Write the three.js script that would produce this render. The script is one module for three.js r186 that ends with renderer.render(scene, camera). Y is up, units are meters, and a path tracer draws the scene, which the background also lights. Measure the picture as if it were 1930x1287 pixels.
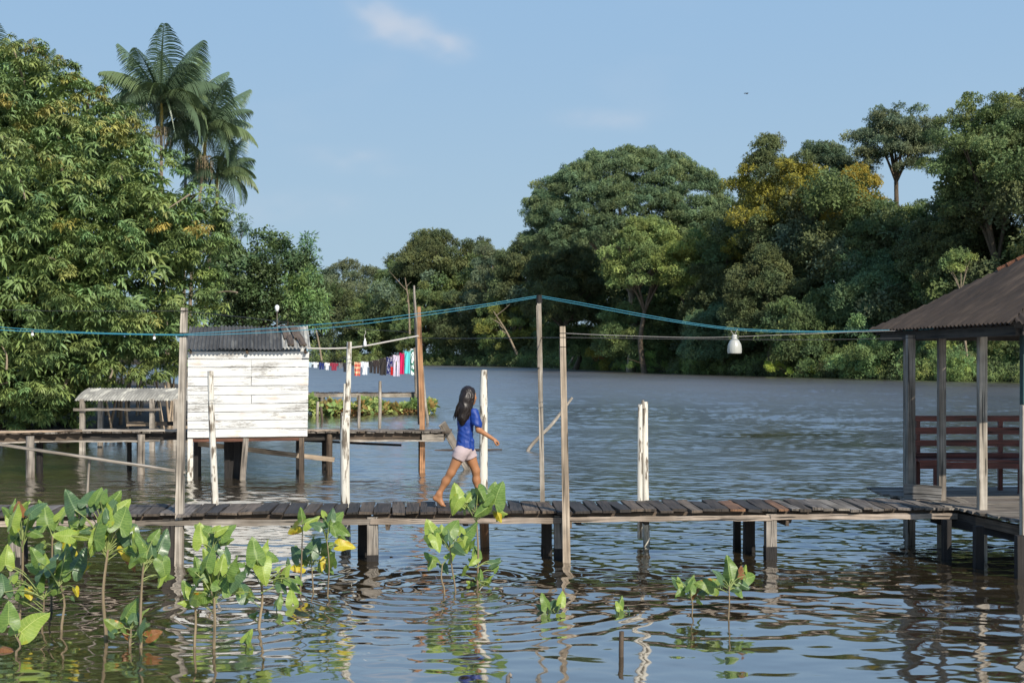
import * as THREE from 'three';
import { mergeGeometries } from 'three/addons/utils/BufferGeometryUtils.js';

// ---------------------------------------------------------------- camera, sky, sun, exposure
const EYE = 2.58, F = 2400, HY = 665;                 // eye height above the river, focal length and horizon row for a 1930 x 1287 frame
const scene = new THREE.Scene();
const camera = new THREE.PerspectiveCamera(2 * Math.atan(643.5 / F) * 180 / Math.PI, 1930 / 1287, 0.3, 3000);
camera.position.set(0, EYE, 0);
camera.setViewOffset(1930, 1287, 0, -(HY - 643.5), 1930, 1287);   // vertical lens shift
camera.focus = 16.2; camera.userData.fStop = 5.6;
const renderer = new THREE.WebGLRenderer();
renderer.toneMapping = THREE.LinearToneMapping;
renderer.toneMappingExposure = 1.1;
renderer.shadowMap.enabled = true;

let seed = 7;
const rnd = () => { seed = (seed + 0x6d2b79f5) | 0; let t = Math.imul(seed ^ (seed >>> 15), 1 | seed); t = (t + Math.imul(t ^ (t >>> 7), 61 | t)) ^ t; return ((t ^ (t >>> 14)) >>> 0) / 4294967296; };
const rr = (a, b) => a + (b - a) * rnd();
const gauss = () => Math.sqrt(-2 * Math.log(rnd() + 1e-9)) * Math.cos(6.2832 * rnd());
const hash = (x, y, z) => { let h = Math.imul(x, 374761393) + Math.imul(y, 668265263) + Math.imul(z, 2147483647); h = Math.imul(h ^ (h >>> 13), 1274126177); return ((h ^ (h >>> 16)) >>> 0) / 4294967296; };
const sm = (t) => t * t * (3 - 2 * t), mix = (a, b, t) => a + (b - a) * t, cl = (x, a = 0, b = 1) => Math.min(b, Math.max(a, x));
const sstep = (a, b, x) => sm(cl((x - a) / (b - a)));
function n3(x, y, z = 0, per = 0, perY = per) {       // value noise 0..1; per and perY wrap x and y
  const X = Math.floor(x), Y = Math.floor(y), Z = Math.floor(z), u = sm(x - X), v = sm(y - Y), w = sm(z - Z);
  const W = (i) => per ? ((i % per) + per) % per : i, WY = (i) => perY ? ((i % perY) + perY) % perY : i;
  const h = (i, j, k) => hash(W(X + i), WY(Y + j), Z + k);
  return mix(mix(mix(h(0, 0, 0), h(1, 0, 0), u), mix(h(0, 1, 0), h(1, 1, 0), u), v), mix(mix(h(0, 0, 1), h(1, 0, 1), u), mix(h(0, 1, 1), h(1, 1, 1), u), v), w);
}
function fbm(x, y, z = 0, o = 4, per = 0, perY = per) { let s = 0, a = 0.5, t = 0; for (let i = 0; i < o; i++) { s += a * n3(x, y, z + i * 17.3, per, perY); t += a; a *= 0.5; x *= 2; y *= 2; z *= 2; per *= 2; perY *= 2; } return s / t; }
const F2 = (u, v, a, b, z, o = 4) => fbm(u * a, v * b, z, o, a, b), N2 = (u, v, a, b, z) => n3(u * a, v * b, z, a, b);   // tileable noise of a x b cells

// a computed sky: pale blue haze low down, deeper blue overhead, a few thin clouds
{
  const W = 4096, H = 2048, data = new Float32Array(W * H * 4);
  const low = [0.385, 0.53, 0.645], mid = [0.285, 0.455, 0.668], top = [0.145, 0.29, 0.60];
  const puffs = [];
  const puff = (px, py, rx, ry, k) => puffs.push([(px - 965) / F, (HY - py) / F, rx / F, ry / F, k]);
  for (let i = 0; i < 26; i++) { const t = rnd(); puff(690 + 185 * t + gauss() * 12, 22 + 78 * t + gauss() * 13 * (1 - 0.4 * t), rr(18, 40), rr(9, 20), 0.17 * (1.15 - Math.abs(t - 0.42))); }
  puff(766, 52, 44, 24, 0.30); puff(800, 62, 34, 18, 0.22); puff(735, 34, 40, 14, 0.22); puff(690, 62, 36, 16, 0.10); puff(850, 100, 46, 18, 0.10);
  for (let i = 0; i < 10; i++) puff(1150 + gauss() * 60, 226 + gauss() * 8, rr(40, 70), rr(10, 18), 0.05);
  for (let i = 0; i < 8; i++) puff(660 + gauss() * 50, 302 + gauss() * 9, rr(40, 70), rr(10, 16), 0.045);
  for (let i = 0; i < 8; i++) puff(490 + gauss() * 60, 395 + gauss() * 20, rr(50, 90), rr(14, 26), 0.06);
  for (let j = 0; j < H; j++) {
    const el = ((j + 0.5) / H - 0.5) * Math.PI, s = Math.max(0, Math.sin(el));
    const t1 = sm(cl(s / 0.31)), t2 = sm(cl((s - 0.26) / 0.62));
    for (let i = 0; i < W; i++) {
      const az = ((i + 0.5) / W - 0.5) * 2 * Math.PI, x = Math.cos(az) * Math.cos(el), z = Math.sin(az) * Math.cos(el);
      const o = (j * W + i) * 4;
      let c = 0;
      if (s > 0.01 && s < 0.5 && z < -0.5) {
        const u = x / -z, v = Math.sin(el) / -z;
        if (Math.abs(u) < 0.5) {
          let d = 0;
          for (const p of puffs) { const a = (u - p[0]) / p[2], b = (v - p[1]) / p[3], q = a * a + b * b; if (q < 6) d += p[4] * Math.exp(-q * 1.1); }
          if (d > 0.002) c = 0.68 * (1 - Math.exp(-1.35 * d * (0.15 + 2.6 * fbm(u * 60, v * 90, 3, 5) ** 1.8)));
        }
      }
      const wisp = s > 0.02 ? 0.05 * sstep(0.55, 0.8, fbm(x * 5 / (s + 0.3), z * 5 / (s + 0.3), 9, 4)) : 0;
      c = Math.max(c, wisp);
      const cloud = [0.62, 0.64, 0.70];
      for (let k = 0; k < 3; k++) data[o + k] = mix(mix(mix(low[k], mid[k], t1), top[k], t2), cloud[k], c);
      data[o + 3] = 1;
    }
  }
  const sky = new THREE.DataTexture(data, W, H, THREE.RGBAFormat, THREE.FloatType);
  sky.mapping = THREE.EquirectangularReflectionMapping; sky.magFilter = THREE.LinearFilter; sky.needsUpdate = true;
  scene.background = sky; scene.environment = sky;
}
const SUN = new THREE.Vector3(0.56, 0.82, 1.0).normalize();
const sun = new THREE.DirectionalLight(new THREE.Color(1, 0.925, 0.81), 5.0);
sun.name = 'sun'; sun.position.copy(SUN).multiplyScalar(120); sun.target.position.set(0, 0, -20);
sun.position.add(sun.target.position); sun.castShadow = true; sun.shadow.mapSize.set(4096, 4096);
Object.assign(sun.shadow.camera, { left: -60, right: 60, top: 60, bottom: -60, near: 1, far: 500 });
scene.add(sun, sun.target);

// ---------------------------------------------------------------- helpers
const V = (x, y, z) => new THREE.Vector3(x, y, z);
const at = (px, py, d) => V((px - 965) / F * d, EYE + (HY - py) / F * d, -d);       // the point seen at that place in the photograph, d metres away
const wd = (py) => EYE * F / (py - HY);                                             // distance of a point of the water surface
const taken = new Map();
function numbered(name) { const n = taken.get(name) ?? 0; taken.set(name, n + 1); return n ? `${name}_${String(n).padStart(3, '0')}` : name; }
function tag(o, label, category, group, kind) {
  if (label) o.userData.label = label; if (category) o.userData.category = category; if (group) o.userData.group = group; if (kind) o.userData.kind = kind;
  return o;
}
function thing(name, label, category, p = V(0, 0, 0), turn = 0, group) {
  const g = new THREE.Group(); g.name = numbered(name); g.position.copy(p); g.rotation.y = turn; scene.add(g);
  return tag(g, label, category, group);
}
function mesh(name, geo, mat, parent, kind) {
  const m = new THREE.Mesh(geo, mat); m.name = parent ? name : numbered(name); m.castShadow = m.receiveShadow = true;
  if (kind) m.userData.kind = kind;
  (parent || scene).add(m); return m;
}
const M4 = () => new THREE.Matrix4();
function geo(pos, idx, uv, nor, col) {
  const g = new THREE.BufferGeometry();
  g.setAttribute('position', new THREE.BufferAttribute(Float32Array.from(pos), 3));
  if (uv) g.setAttribute('uv', new THREE.BufferAttribute(Float32Array.from(uv), 2));
  if (col) g.setAttribute('color', new THREE.BufferAttribute(Float32Array.from(col), 3));
  g.setIndex(new THREE.BufferAttribute(Uint32Array.from(idx), 1));
  if (nor) g.setAttribute('normal', new THREE.BufferAttribute(Float32Array.from(nor), 3)); else g.computeVertexNormals();
  return g;
}
// a sawn board: w x h x l metres, grain along the longest side, edges slightly uneven
function board(w, h, l, warp = 0.004, cuts = 3) {
  const big = Math.max(w, h, l), ax = w === big ? 0 : h === big ? 1 : 2;
  const g = new THREE.BoxGeometry(w, h, l, ax === 0 ? cuts : 1, ax === 1 ? cuts : 1, ax === 2 ? cuts : 1);
  const p = g.attributes.position, uv = g.attributes.uv, ou = rnd() * 7, ov = rnd() * 7, jit = new Map(), n = g.attributes.normal;
  for (let i = 0; i < p.count; i++) {
    const a = [p.getX(i), p.getY(i), p.getZ(i)], key = a.map((x) => x.toFixed(3)).join();
    const N = [Math.abs(n.getX(i)), Math.abs(n.getY(i)), Math.abs(n.getZ(i))], face = N.indexOf(Math.max(...N));
    let u, v;
    if (face === ax) { u = a[(ax + 1) % 3] * 2; v = a[(ax + 2) % 3] * 2; } else { u = a[3 - ax - face] * 2; v = a[ax] * 0.5; }
    uv.setXY(i, u + ou, v + ov);
    if (!jit.has(key)) jit.set(key, [gauss() * warp, gauss() * warp, gauss() * warp]);
    const j = jit.get(key); p.setXYZ(i, a[0] + j[0], a[1] + j[1], a[2] + j[2]);
  }
  return g;
}
// a pole through points with radii, slightly irregular
function pole(pts, radii, sides = 9, rough = 0.05, square = false) {
  const c = new THREE.CatmullRomCurve3(pts.length > 2 ? pts : [pts[0], pts[0].clone().lerp(pts[1], 0.5), pts[1]], false, 'catmullrom', 0.4);
  const len = c.getLength(), n = Math.max(2, Math.min(40, Math.ceil(len / 0.14))), pos = [], uv = [], idx = [], ph = rnd() * 9, ov = rnd() * 5;
  let up = Math.abs(c.getTangent(0).y) > 0.8 ? V(0, 0, 1) : V(0, 1, 0);
  for (let i = 0; i <= n; i++) {
    const t = i / n, p = c.getPoint(t), T = c.getTangent(t), B = V(0, 0, 0).crossVectors(T, up).normalize(), N = V(0, 0, 0).crossVectors(B, T).normalize();
    const f = t * (radii.length - 1), k = Math.min(radii.length - 2, Math.floor(f)), r = mix(radii[k], radii[k + 1], f - k);
    for (let j = 0; j <= sides; j++) {
      const a = j / sides * Math.PI * 2 + (square ? Math.PI / 4 : 0), q = r * (square ? 1.25 : 1) * (1 + rough * 2 * (n3(Math.cos(a) * 1.6 + ph, Math.sin(a) * 1.6 + ph, t * len * 2.2) - 0.5));
      const v = B.clone().multiplyScalar(Math.cos(a) * q).addScaledVector(N, Math.sin(a) * q).add(p);
      pos.push(v.x, v.y, v.z); uv.push(j / sides * Math.max(1, Math.round(r * 12)) + ph, t * len * 0.5 + ov);
    }
  }
  const S = sides + 1;
  for (let i = 0; i < n; i++) for (let j = 0; j < sides; j++) { const a = i * S + j, b = a + S; idx.push(a, a + 1, b, b, a + 1, b + 1); }
  for (const [row, flip] of [[0, 1], [n, 0]]) {
    const m = pos.length / 3, p = c.getPoint(row / n); pos.push(p.x, p.y, p.z); uv.push(ph, ov);
    for (let j = 0; j < sides; j++) { const a = row * S + j; const base = pos.length / 3; for (const q of [a, a + 1]) { pos.push(pos[q * 3], pos[q * 3 + 1], pos[q * 3 + 2]); uv.push(uv[q * 2] * 0.2, uv[q * 2 + 1] + 0.1 * (q - a)); } idx.push(m, flip ? base : base + 1, flip ? base + 1 : base); }
  }
  let g = geo(pos, idx.slice(), uv);
  if (square) { g = g.toNonIndexed(); g.computeVertexNormals(); }
  return g;
}
function tube(pts, r, sides = 5, seg = 40, curve = true) {
  const c = curve ? new THREE.CatmullRomCurve3(pts) : new THREE.LineCurve3(pts[0], pts[1]);
  return new THREE.TubeGeometry(c, seg, r, sides, false);
}
function sagLine(a, b, sag, n = 12) { const out = []; for (let i = 0; i <= n; i++) { const t = i / n; out.push(a.clone().lerp(b, t).add(V(0, -sag * 4 * t * (1 - t), 0))); } return out; }
const merged = (list) => mergeGeometries(list.map((g) => g.index ? g.toNonIndexed() : g).map((g) => { for (const k of Object.keys(g.attributes)) if (!['position', 'normal', 'uv'].includes(k)) g.deleteAttribute(k); return g; }));

// ---------------------------------------------------------------- textures and materials
function tex(w, h, fn, srgb = true) {
  const d = new Uint8Array(w * h * 4);
  for (let j = 0; j < h; j++) for (let i = 0; i < w; i++) { const c = fn(i / w, j / h), o = (j * w + i) * 4; for (let k = 0; k < 3; k++) d[o + k] = cl(c[k] ?? c[0], 0, 1) * 255; d[o + 3] = 255; }
  const t = new THREE.DataTexture(d, w, h); t.wrapS = t.wrapT = THREE.RepeatWrapping; t.magFilter = THREE.LinearFilter; t.minFilter = THREE.LinearMipmapLinearFilter; t.generateMipmaps = true;
  if (srgb) t.colorSpace = THREE.SRGBColorSpace; t.needsUpdate = true; return t;
}
const warpN = (u, v, s) => u + (F2(u, v, 4, 4, s, 3) - 0.5) * 0.05;
const grain = (u, v, s) => { const w = warpN(u, v, s); return F2(((w % 1) + 1) % 1, v, 32, 3, s) * 0.6 + 0.4 * N2(((w % 1) + 1) % 1, v, 90, 6, s + 5); };
const woodMap = tex(256, 1024, (u, v) => {                // weathered wood: grain, dark checks, pale and dark stains
  const g = grain(u, v, 1), st = F2(u, v, 3, 6, 4), bl = F2(u, v, 2, 16, 14), ck = sstep(0.62, 0.72, N2(u, v, 60, 5, 8)) * sstep(0.4, 0.6, N2(u, v, 9, 4, 12));
  const b = mix(0.5, 1.05, g) * mix(0.62, 1.08, st) * mix(0.8, 1.1, bl) * (1 - 0.6 * ck);
  return [b, b * mix(0.945, 1.0, st), b * mix(0.87, 0.99, st)];
});
const woodBump = tex(256, 1024, (u, v) => { const g = grain(u, v, 1), ck = sstep(0.62, 0.72, N2(u, v, 60, 5, 8)) * sstep(0.4, 0.6, N2(u, v, 9, 4, 12)); return [g * 0.7 + 0.3 - 0.6 * ck]; }, false);
const paintMap = tex(512, 1024, (u, v) => {              // old white paint: small flecks and scratches worn through to grey wood, faint rust and grime
  const f = F2(u, v, 22, 12, 2, 5), fl = F2(u, v, 80, 40, 7, 4), wide = F2(u, v, 3, 3, 5, 3), sc = sstep(0.74, 0.82, N2(u, v, 60, 7, 41)) * sstep(0.5, 0.62, N2(u, v, 8, 5, 44));
  const worn = cl(sstep(0.60, 0.72, f * 0.34 + fl * 0.5 + (wide - 0.5) * 0.6 + 0.085) * 0.62 + 0.35 * sc);
  const grime = 0.84 + 0.16 * F2(u, v, 8, 6, 21, 4), rust = sstep(0.64, 0.8, F2(u, v, 5, 5, 31, 4)) * 0.22;
  const w = grain(u, v, 3) * 0.35 + 0.36;
  return [mix(grime, w, worn), mix(grime * (1 - rust * 0.35), w * 0.96, worn), mix(grime * (0.985 - rust * 0.6), w * 0.9, worn)];
});
const flakeMap = tex(512, 512, (u, v) => {               // limewashed pole: white with many brown and grey flecks
  const f = F2(u, v, 10, 16, 2, 5), b = F2(u, v, 3, 4, 9, 4);
  const worn = sstep(0.56, 0.66, f * 0.7 + b * 0.35); const w = 0.36 + 0.25 * grain(u, v, 6);
  const l = 0.82 + 0.18 * F2(u, v, 20, 20, 11, 3);
  return [mix(l, w, worn), mix(l * 0.985, w * 0.92, worn), mix(l * 0.95, w * 0.83, worn)];
});
const cementMap = tex(512, 512, (u, v) => { const s = F2(u, v, 6, 3, 2, 5), k = F2(u, v, 30, 30, 4, 3), l = sstep(0.58, 0.72, F2(u, v, 12, 5, 14, 5)); const b = mix(0.5, 1, s) * mix(0.8, 1.05, k); return [b + 0.22 * l, b + 0.22 * l, b * 0.97 + 0.2 * l]; });
const barkMap = tex(256, 256, (u, v) => { const g = F2(u, v, 8, 4, 1, 5), c = N2(u, v, 24, 7, 3); const b = 0.4 + 0.45 * g + 0.25 * c; return [b, b * 0.95, b * 0.88]; });
const grit = tex(256, 256, (u, v) => [F2(u, v, 32, 32, 3, 3)], false);

const std = (color, o = {}) => new THREE.MeshStandardMaterial({ color: new THREE.Color().setRGB(...color), roughness: 0.85, side: THREE.DoubleSide, ...o });
const phys = (color, o = {}) => new THREE.MeshPhysicalMaterial({ color: new THREE.Color().setRGB(...color), roughness: 0.6, side: THREE.DoubleSide, ...o });
const wood = (c, o = {}) => std(c, { map: woodMap, bumpMap: woodBump, bumpScale: 0.004, roughness: 0.8, ...o });
const W_GREY = wood([0.56, 0.51, 0.455]), W_PALE = wood([0.80, 0.735, 0.65]), W_TAN = wood([0.72, 0.58, 0.44]), W_ORANGE = wood([0.80, 0.43, 0.22]);
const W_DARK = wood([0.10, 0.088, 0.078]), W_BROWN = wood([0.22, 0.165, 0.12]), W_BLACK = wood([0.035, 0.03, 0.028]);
const WET = [wood([0.115, 0.092, 0.075], { roughness: 0.8 }), wood([0.18, 0.145, 0.115], { roughness: 0.82 }), wood([0.085, 0.073, 0.066], { roughness: 0.75 }), wood([0.26, 0.205, 0.16], { roughness: 0.85 })];
const DRY = [wood([0.42, 0.385, 0.35]), wood([0.33, 0.295, 0.27]), wood([0.50, 0.46, 0.41]), wood([0.22, 0.195, 0.175])];
const RUSTY = wood([0.36, 0.19, 0.10]);
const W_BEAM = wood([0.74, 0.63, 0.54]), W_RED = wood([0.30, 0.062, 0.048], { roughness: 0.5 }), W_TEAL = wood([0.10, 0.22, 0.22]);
const PAINT = std([0.77, 0.765, 0.755], { map: paintMap, roughness: 0.6, bumpMap: woodBump, bumpScale: 0.002 });
const LIME = std([0.80, 0.78, 0.73], { map: flakeMap, roughness: 0.85, bumpMap: flakeMap, bumpScale: 0.004 });
const BARK = std([0.20, 0.165, 0.125], { map: barkMap, bumpMap: barkMap, bumpScale: 0.03 }), BARK_PALE = std([0.42, 0.37, 0.30], { map: barkMap }), BARK_DARK = std([0.10, 0.08, 0.06], { map: barkMap });
// ---------------------------------------------------------------- river
// far bank, as (x, z) from left to right; the water lies on the near side of it
const FAR = [[-420, -330], [-160, -300], [-46, -283], [-13, -268], [3.5, -238], [12.2, -212], [17, -186], [23, -162], [31.5, -141], [38.7, -126], [46.5, -115], [62, -92], [86, -60], [130, -10], [200, 60]];
const LEFT = [[-60, 30], [-34, -8], [-24, -26], [-18, -34.5], [-12.5, -40], [-9.6, -46], [-9.9, -56], [-12.4, -64], [-17, -78], [-30, -110], [-70, -160], [-160, -220], [-300, -262]];
function distTo(line, x, z) { let best = 1e9; for (let i = 0; i + 1 < line.length; i++) { const [ax, az] = line[i], [bx, bz] = line[i + 1], dx = bx - ax, dz = bz - az, t = cl(((x - ax) * dx + (z - az) * dz) / (dx * dx + dz * dz)); best = Math.min(best, Math.hypot(x - ax - t * dx, z - az - t * dz)); } return best; }
{
  // wind ripples: many small wave trains, steeper out on the open river than near the jetties; ring ripples spread from the plants
  const waves = [], NW = 78;
  for (let i = 0; i < NW; i++) {
    const lam = 0.13 * Math.pow(68, (i + rnd()) / NW), dir = -Math.PI / 2 + 0.2 + gauss() * (lam > 2 ? 0.7 : lam > 0.5 ? 0.42 : 0.6), k = 2 * Math.PI / lam;
    waves.push([Math.cos(dir) * k, Math.sin(dir) * k, rnd() * 6.28, k, lam]);
  }
  const rings = [[-0.9, -14.1, 0.30, 0.0062, 2.6], [-0.35, -13.4, 0.36, 0.0046, 2.2], [-4.9, -13.2, 0.34, 0.0036, 2.2], [2.1, -12.6, 0.42, 0.0030, 2.4], [-2.8, -12.6, 0.30, 0.0034, 2.0]];
  const out = [0, 0, 0];
  const field = (x, z) => {
    const d = Math.hypot(x, z);
    const gust = 0.55 + 0.9 * fbm(x * 0.09 + 3, z * 0.05, 2, 3), g2 = 0.45 + 1.1 * fbm(x * 0.5, z * 0.32, 7, 2);
    const open = sstep(11, 19, -z + Math.abs(x) * 0.12), wide = sstep(20, 48, -z);
    const still = sstep(3, 16, distTo(FAR, x, z)) * sstep(1, 14, distTo(LEFT, x, z) + (x > -6 ? 4 : 0));
    // slope shared out over the wave lengths: short ripples and a little swell near the jetties, wind chop out on the open river
    const fineS = (0.0046 + 0.0185 * open) * gust * g2 * (0.2 + 0.8 * still), midS = (0.0046 + 0.0050 * open) * gust * (0.12 + 0.88 * still), chopS = (0.002 + 0.010 * wide) * gust * (0.1 + 0.9 * still), shortest = 0.00036 * d * d;
    let h = 0, hx = 0, hz = 0;
    for (const w of waves) {
      const lam = w[4], res = sstep(0.5 * shortest, 1.3 * shortest, lam);
      if (res <= 0 && lam >= 0.55) continue;
      const ph = w[0] * x + w[1] * z + w[2], s = (lam < 0.55 ? fineS * (lam < 0.24 ? 0.8 : 1) : lam < 1.8 ? midS : chopS) * (lam < 0.55 ? 0.85 + 0.15 * res : 0.35 + 0.65 * res), a = s / w[3], sn = Math.sin(ph), cs = Math.cos(ph);
      h += a * sn * res; hx += s * cs * w[0] / w[3]; hz += s * cs * w[1] / w[3];
    }
    if (-z < 20) for (const r of rings) {
      const dx = x - r[0], dz = z - r[1], q = Math.hypot(dx, dz) + 0.05, k = 2 * Math.PI / r[2], env = Math.exp(-((q / r[4]) ** 2)) * sstep(0, 0.3, q) * (0.5 + fbm(x * 0.8, z * 0.8, 4, 2)), a = r[3] * env, ph = k * q + 2.5 * fbm(x * 0.7, z * 0.7, 11, 2);
      h += a * Math.sin(ph); const s = a * k * Math.cos(ph); hx += s * dx / q; hz += s * dz / q;
    }
    out[0] = h * (1 - sstep(180, 280, d)); out[1] = hx; out[2] = hz; return out;
  };
  const pos = [], nor = [], idx = [], wuv = [];
  const cols = [-3.2, -2.2, -1.5, -1, -0.75, -0.6], fine = 760; for (let i = 0; i <= fine; i++) cols.push(-0.49 + 0.98 * i / fine); cols.push(0.6, 0.75, 1, 1.5, 2.2, 3.2);
  const rows = []; for (let i = 0, s = 1080; i <= s; i++) rows.push(EYE * F / mix(EYE * F / 7.2, EYE * F / 330, i / s)); rows.push(420, 600);
  for (const d of rows) for (const c of cols) {
    const x = c * (d + 0.0), z = -d, f = field(x, z), l = 1 / Math.hypot(f[1], 1, f[2]);
    pos.push(x, f[0], z); wuv.push((x + 200) / 400, (z + 320) / 400); nor.push(-f[1] * l, l, -f[2] * l);
  }
  const C = cols.length;
  for (let r = 0; r + 1 < rows.length; r++) for (let c = 0; c + 1 < C; c++) { const a = r * C + c, b = a + C; idx.push(a, a + 1, b, b, a + 1, b + 1); }
  const m = pos.length / 3;                          // the river behind and beside the camera
  pos.push(-160, -0.03, -7.6, 160, -0.03, -7.6, -160, -0.03, 120, 160, -0.03, 120); for (let i = 0; i < 4; i++) { nor.push(0, 1, 0); wuv.push(0.5, 0.79); }
  idx.push(m, m + 2, m + 1, m + 1, m + 2, m + 3);
  // how rough the wind has made the surface, over the map of the river: smooth among the jetties and along the banks, ruffled in the open
  const ruffle = tex(512, 512, (u, v) => { const x = u * 400 - 200, z = v * 400 - 320, near = sstep(15, 34, -z + Math.abs(x) * 0.15), far = sstep(40, 90, -z), calm = sstep(1, 12, distTo(FAR, x, z)) * sstep(0, 10, distTo(LEFT, x, z) + (x > -6 ? 3 : 0)); const r = 0.05 + (0.20 * near + 0.18 * far) * (0.3 + 0.7 * calm) * (0.75 + 0.5 * fbm(x * 0.07, z * 0.05, 5, 3)); const patch = Math.exp(-(((x - 7.8) / 2.6) ** 2) - ((z + 40.4) / 1.1) ** 2 ) + 0.5 * Math.exp(-(((x - 11) / 5) ** 2) - ((z + 36) / 1.6) ** 2); const q = mix(r, 0.1, cl(patch)); return [q, q, q]; }, false);
  const WATER = phys([0.036, 0.0262, 0.0125], { roughness: 1, roughnessMap: ruffle, ior: 3.0, specularIntensity: 1, clearcoat: 1, clearcoatRoughness: 1, clearcoatRoughnessMap: ruffle, side: THREE.FrontSide });
  tag(mesh('river_water', geo(pos, idx, wuv, nor), WATER), 'rippled brown river reflecting the sky and trees', 'river', null, 'structure');
}
// banks: low muddy land behind the two shore lines
{
  const SOIL = std([0.055, 0.043, 0.028], { bumpMap: grit, bumpScale: 0.05 });
  const bank = (line, away) => {
    const pos = [], idx = [], uv = [], off = [-1.5, 0.2, 2, 6, 14, 30, 80, 500], N = off.length;
    line.forEach(([x, z], i) => {
      const a = line[Math.max(0, i - 1)], b = line[Math.min(line.length - 1, i + 1)], dx = b[0] - a[0], dz = b[1] - a[1], l = Math.hypot(dx, dz), nx = dz / l * away, nz = -dx / l * away;
      off.forEach((o, k) => { const q = x + nx * o, w = z + nz * o; pos.push(q, k === 0 ? -0.6 : k === 1 ? 0.06 : 0.15 + Math.min(o, 40) * 0.03 + fbm(q * 0.1, w * 0.1, 3) * 0.4, w); uv.push(q * 0.3, w * 0.3); });
    });
    for (let i = 0; i + 1 < line.length; i++) for (let k = 0; k + 1 < N; k++) { const p = i * N + k, q = p + N; idx.push(p, q, p + 1, p + 1, q, q + 1); }
    return geo(pos, idx, uv);
  };
  mesh('river_bank', bank(FAR, 1), SOIL, null, 'structure'); mesh('river_bank', bank(LEFT, 1), SOIL, null, 'structure');
}

// ---------------------------------------------------------------- foliage
const leafMat = (c, o = {}) => phys(c, { transmission: 0.3, thickness: 0, roughness: 0.85, specularIntensity: 0.5, ior: 1.4, ...o });
const LEAF = leafMat([1, 1, 1]), MANGO = leafMat([1, 1, 1], { roughness: 0.5, specularIntensity: 0.9, transmission: 0.14 });
// a spray of n leaves set round a point: each leaf a folded pointed blade
function spray(n, R, len, wid, droop = 0, axial = 0) {
  const pos = [], idx = [];
  for (let i = 0; i < n; i++) {
    let dir = V(gauss(), gauss() * 0.7 + 0.25, gauss()).normalize(), o = dir.clone().multiplyScalar(R * (axial ? 0.12 : Math.cbrt(rnd())));
    if (axial) { const a = i * 2.4, e = rr(-0.3, 0.75); dir = V(Math.cos(a) * Math.cos(e), Math.sin(e), Math.sin(a) * Math.cos(e)); } else dir = dir.add(V(gauss(), gauss() * 0.6 - 0.1, gauss()).multiplyScalar(0.8)).normalize();
    const side = V(0, 0, 0).crossVectors(dir, V(rr(-0.3, 0.3), 1, rr(-0.3, 0.3))).normalize(), up = V(0, 0, 0).crossVectors(side, dir).normalize(), L = len * rr(0.75, 1.2), W = wid * rr(0.8, 1.15), b = pos.length / 3;
    const p = (t, s, h) => o.clone().addScaledVector(dir, L * t).addScaledVector(side, W * s).addScaledVector(up, h * W).add(V(0, -droop * L * t * t, 0));
    const q = axial ? [p(0, 0, 0), p(0.35, 0.5, 0.12), p(0.4, 0, -0.05), p(0.35, -0.5, 0.12), p(0.75, 0.42, 0.1), p(0.78, 0, -0.05), p(0.75, -0.42, 0.1), p(1.08, 0, 0)] : [p(0, 0, 0), p(0.45, 0.5, 0.14), p(0.5, 0, -0.05), p(0.45, -0.5, 0.14), p(1, 0, 0)];
    for (const v of q) pos.push(v.x, v.y, v.z);
    const t = axial ? [0, 2, 1, 0, 3, 2, 1, 2, 4, 2, 5, 4, 2, 3, 6, 2, 6, 5, 4, 5, 7, 5, 6, 7] : [0, 2, 1, 0, 3, 2, 1, 2, 4, 2, 3, 4];
    for (const k of t) idx.push(b + k);
  }
  return geo(pos, idx);
}
const S_ROUND = spray(26, 0.5, 0.30, 0.20), S_BIG = spray(24, 0.55, 0.44, 0.28), S_LONG = spray(16, 0.5, 0.5, 0.13, 0.35), S_MANGO = spray(14, 0.5, 0.30, 0.066, 0.7, 1);
const q4 = new THREE.Quaternion(), e3 = new THREE.Euler(), v3 = V(0, 0, 0), s3 = V(1, 1, 1), m4 = M4(), col = new THREE.Color();
// items: [x, y, z, scale, [r, g, b], free] - free turns any way, else only about the vertical
function scatter(name, geometry, mat, items, parent, kind) {
  const im = new THREE.InstancedMesh(geometry, mat, items.length);
  items.forEach((it, i) => {
    const t = it[5] ?? 1; e3.set(rr(-1, 1) * t, rnd() * 6.283, rr(-1, 1) * t); q4.setFromEuler(e3);
    im.setMatrixAt(i, m4.compose(v3.set(it[0], it[1], it[2]), q4, s3.setScalar(it[3]))); im.setColorAt(i, col.setRGB(...it[4]).multiplyScalar(1.95));
  });
  im.name = parent ? name : numbered(name); im.castShadow = im.receiveShadow = true; if (kind) im.userData.kind = kind;
  (parent || scene).add(im); return im;
}
const tint = (c, v = 0.22, w = 0.1) => { const k = 1 + (rnd() - 0.5) * 2 * v, y = (rnd() - 0.5) * 2 * w; return [c[0] * k * (1 + y), c[1] * k, c[2] * k * (1 - y)]; };
const onSphere = (low = -1) => { let y, a; do { y = rr(-1, 1); } while (y < low); a = rnd() * 6.283; const r = Math.sqrt(1 - y * y); return V(Math.cos(a) * r, y, Math.sin(a) * r); };
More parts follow.
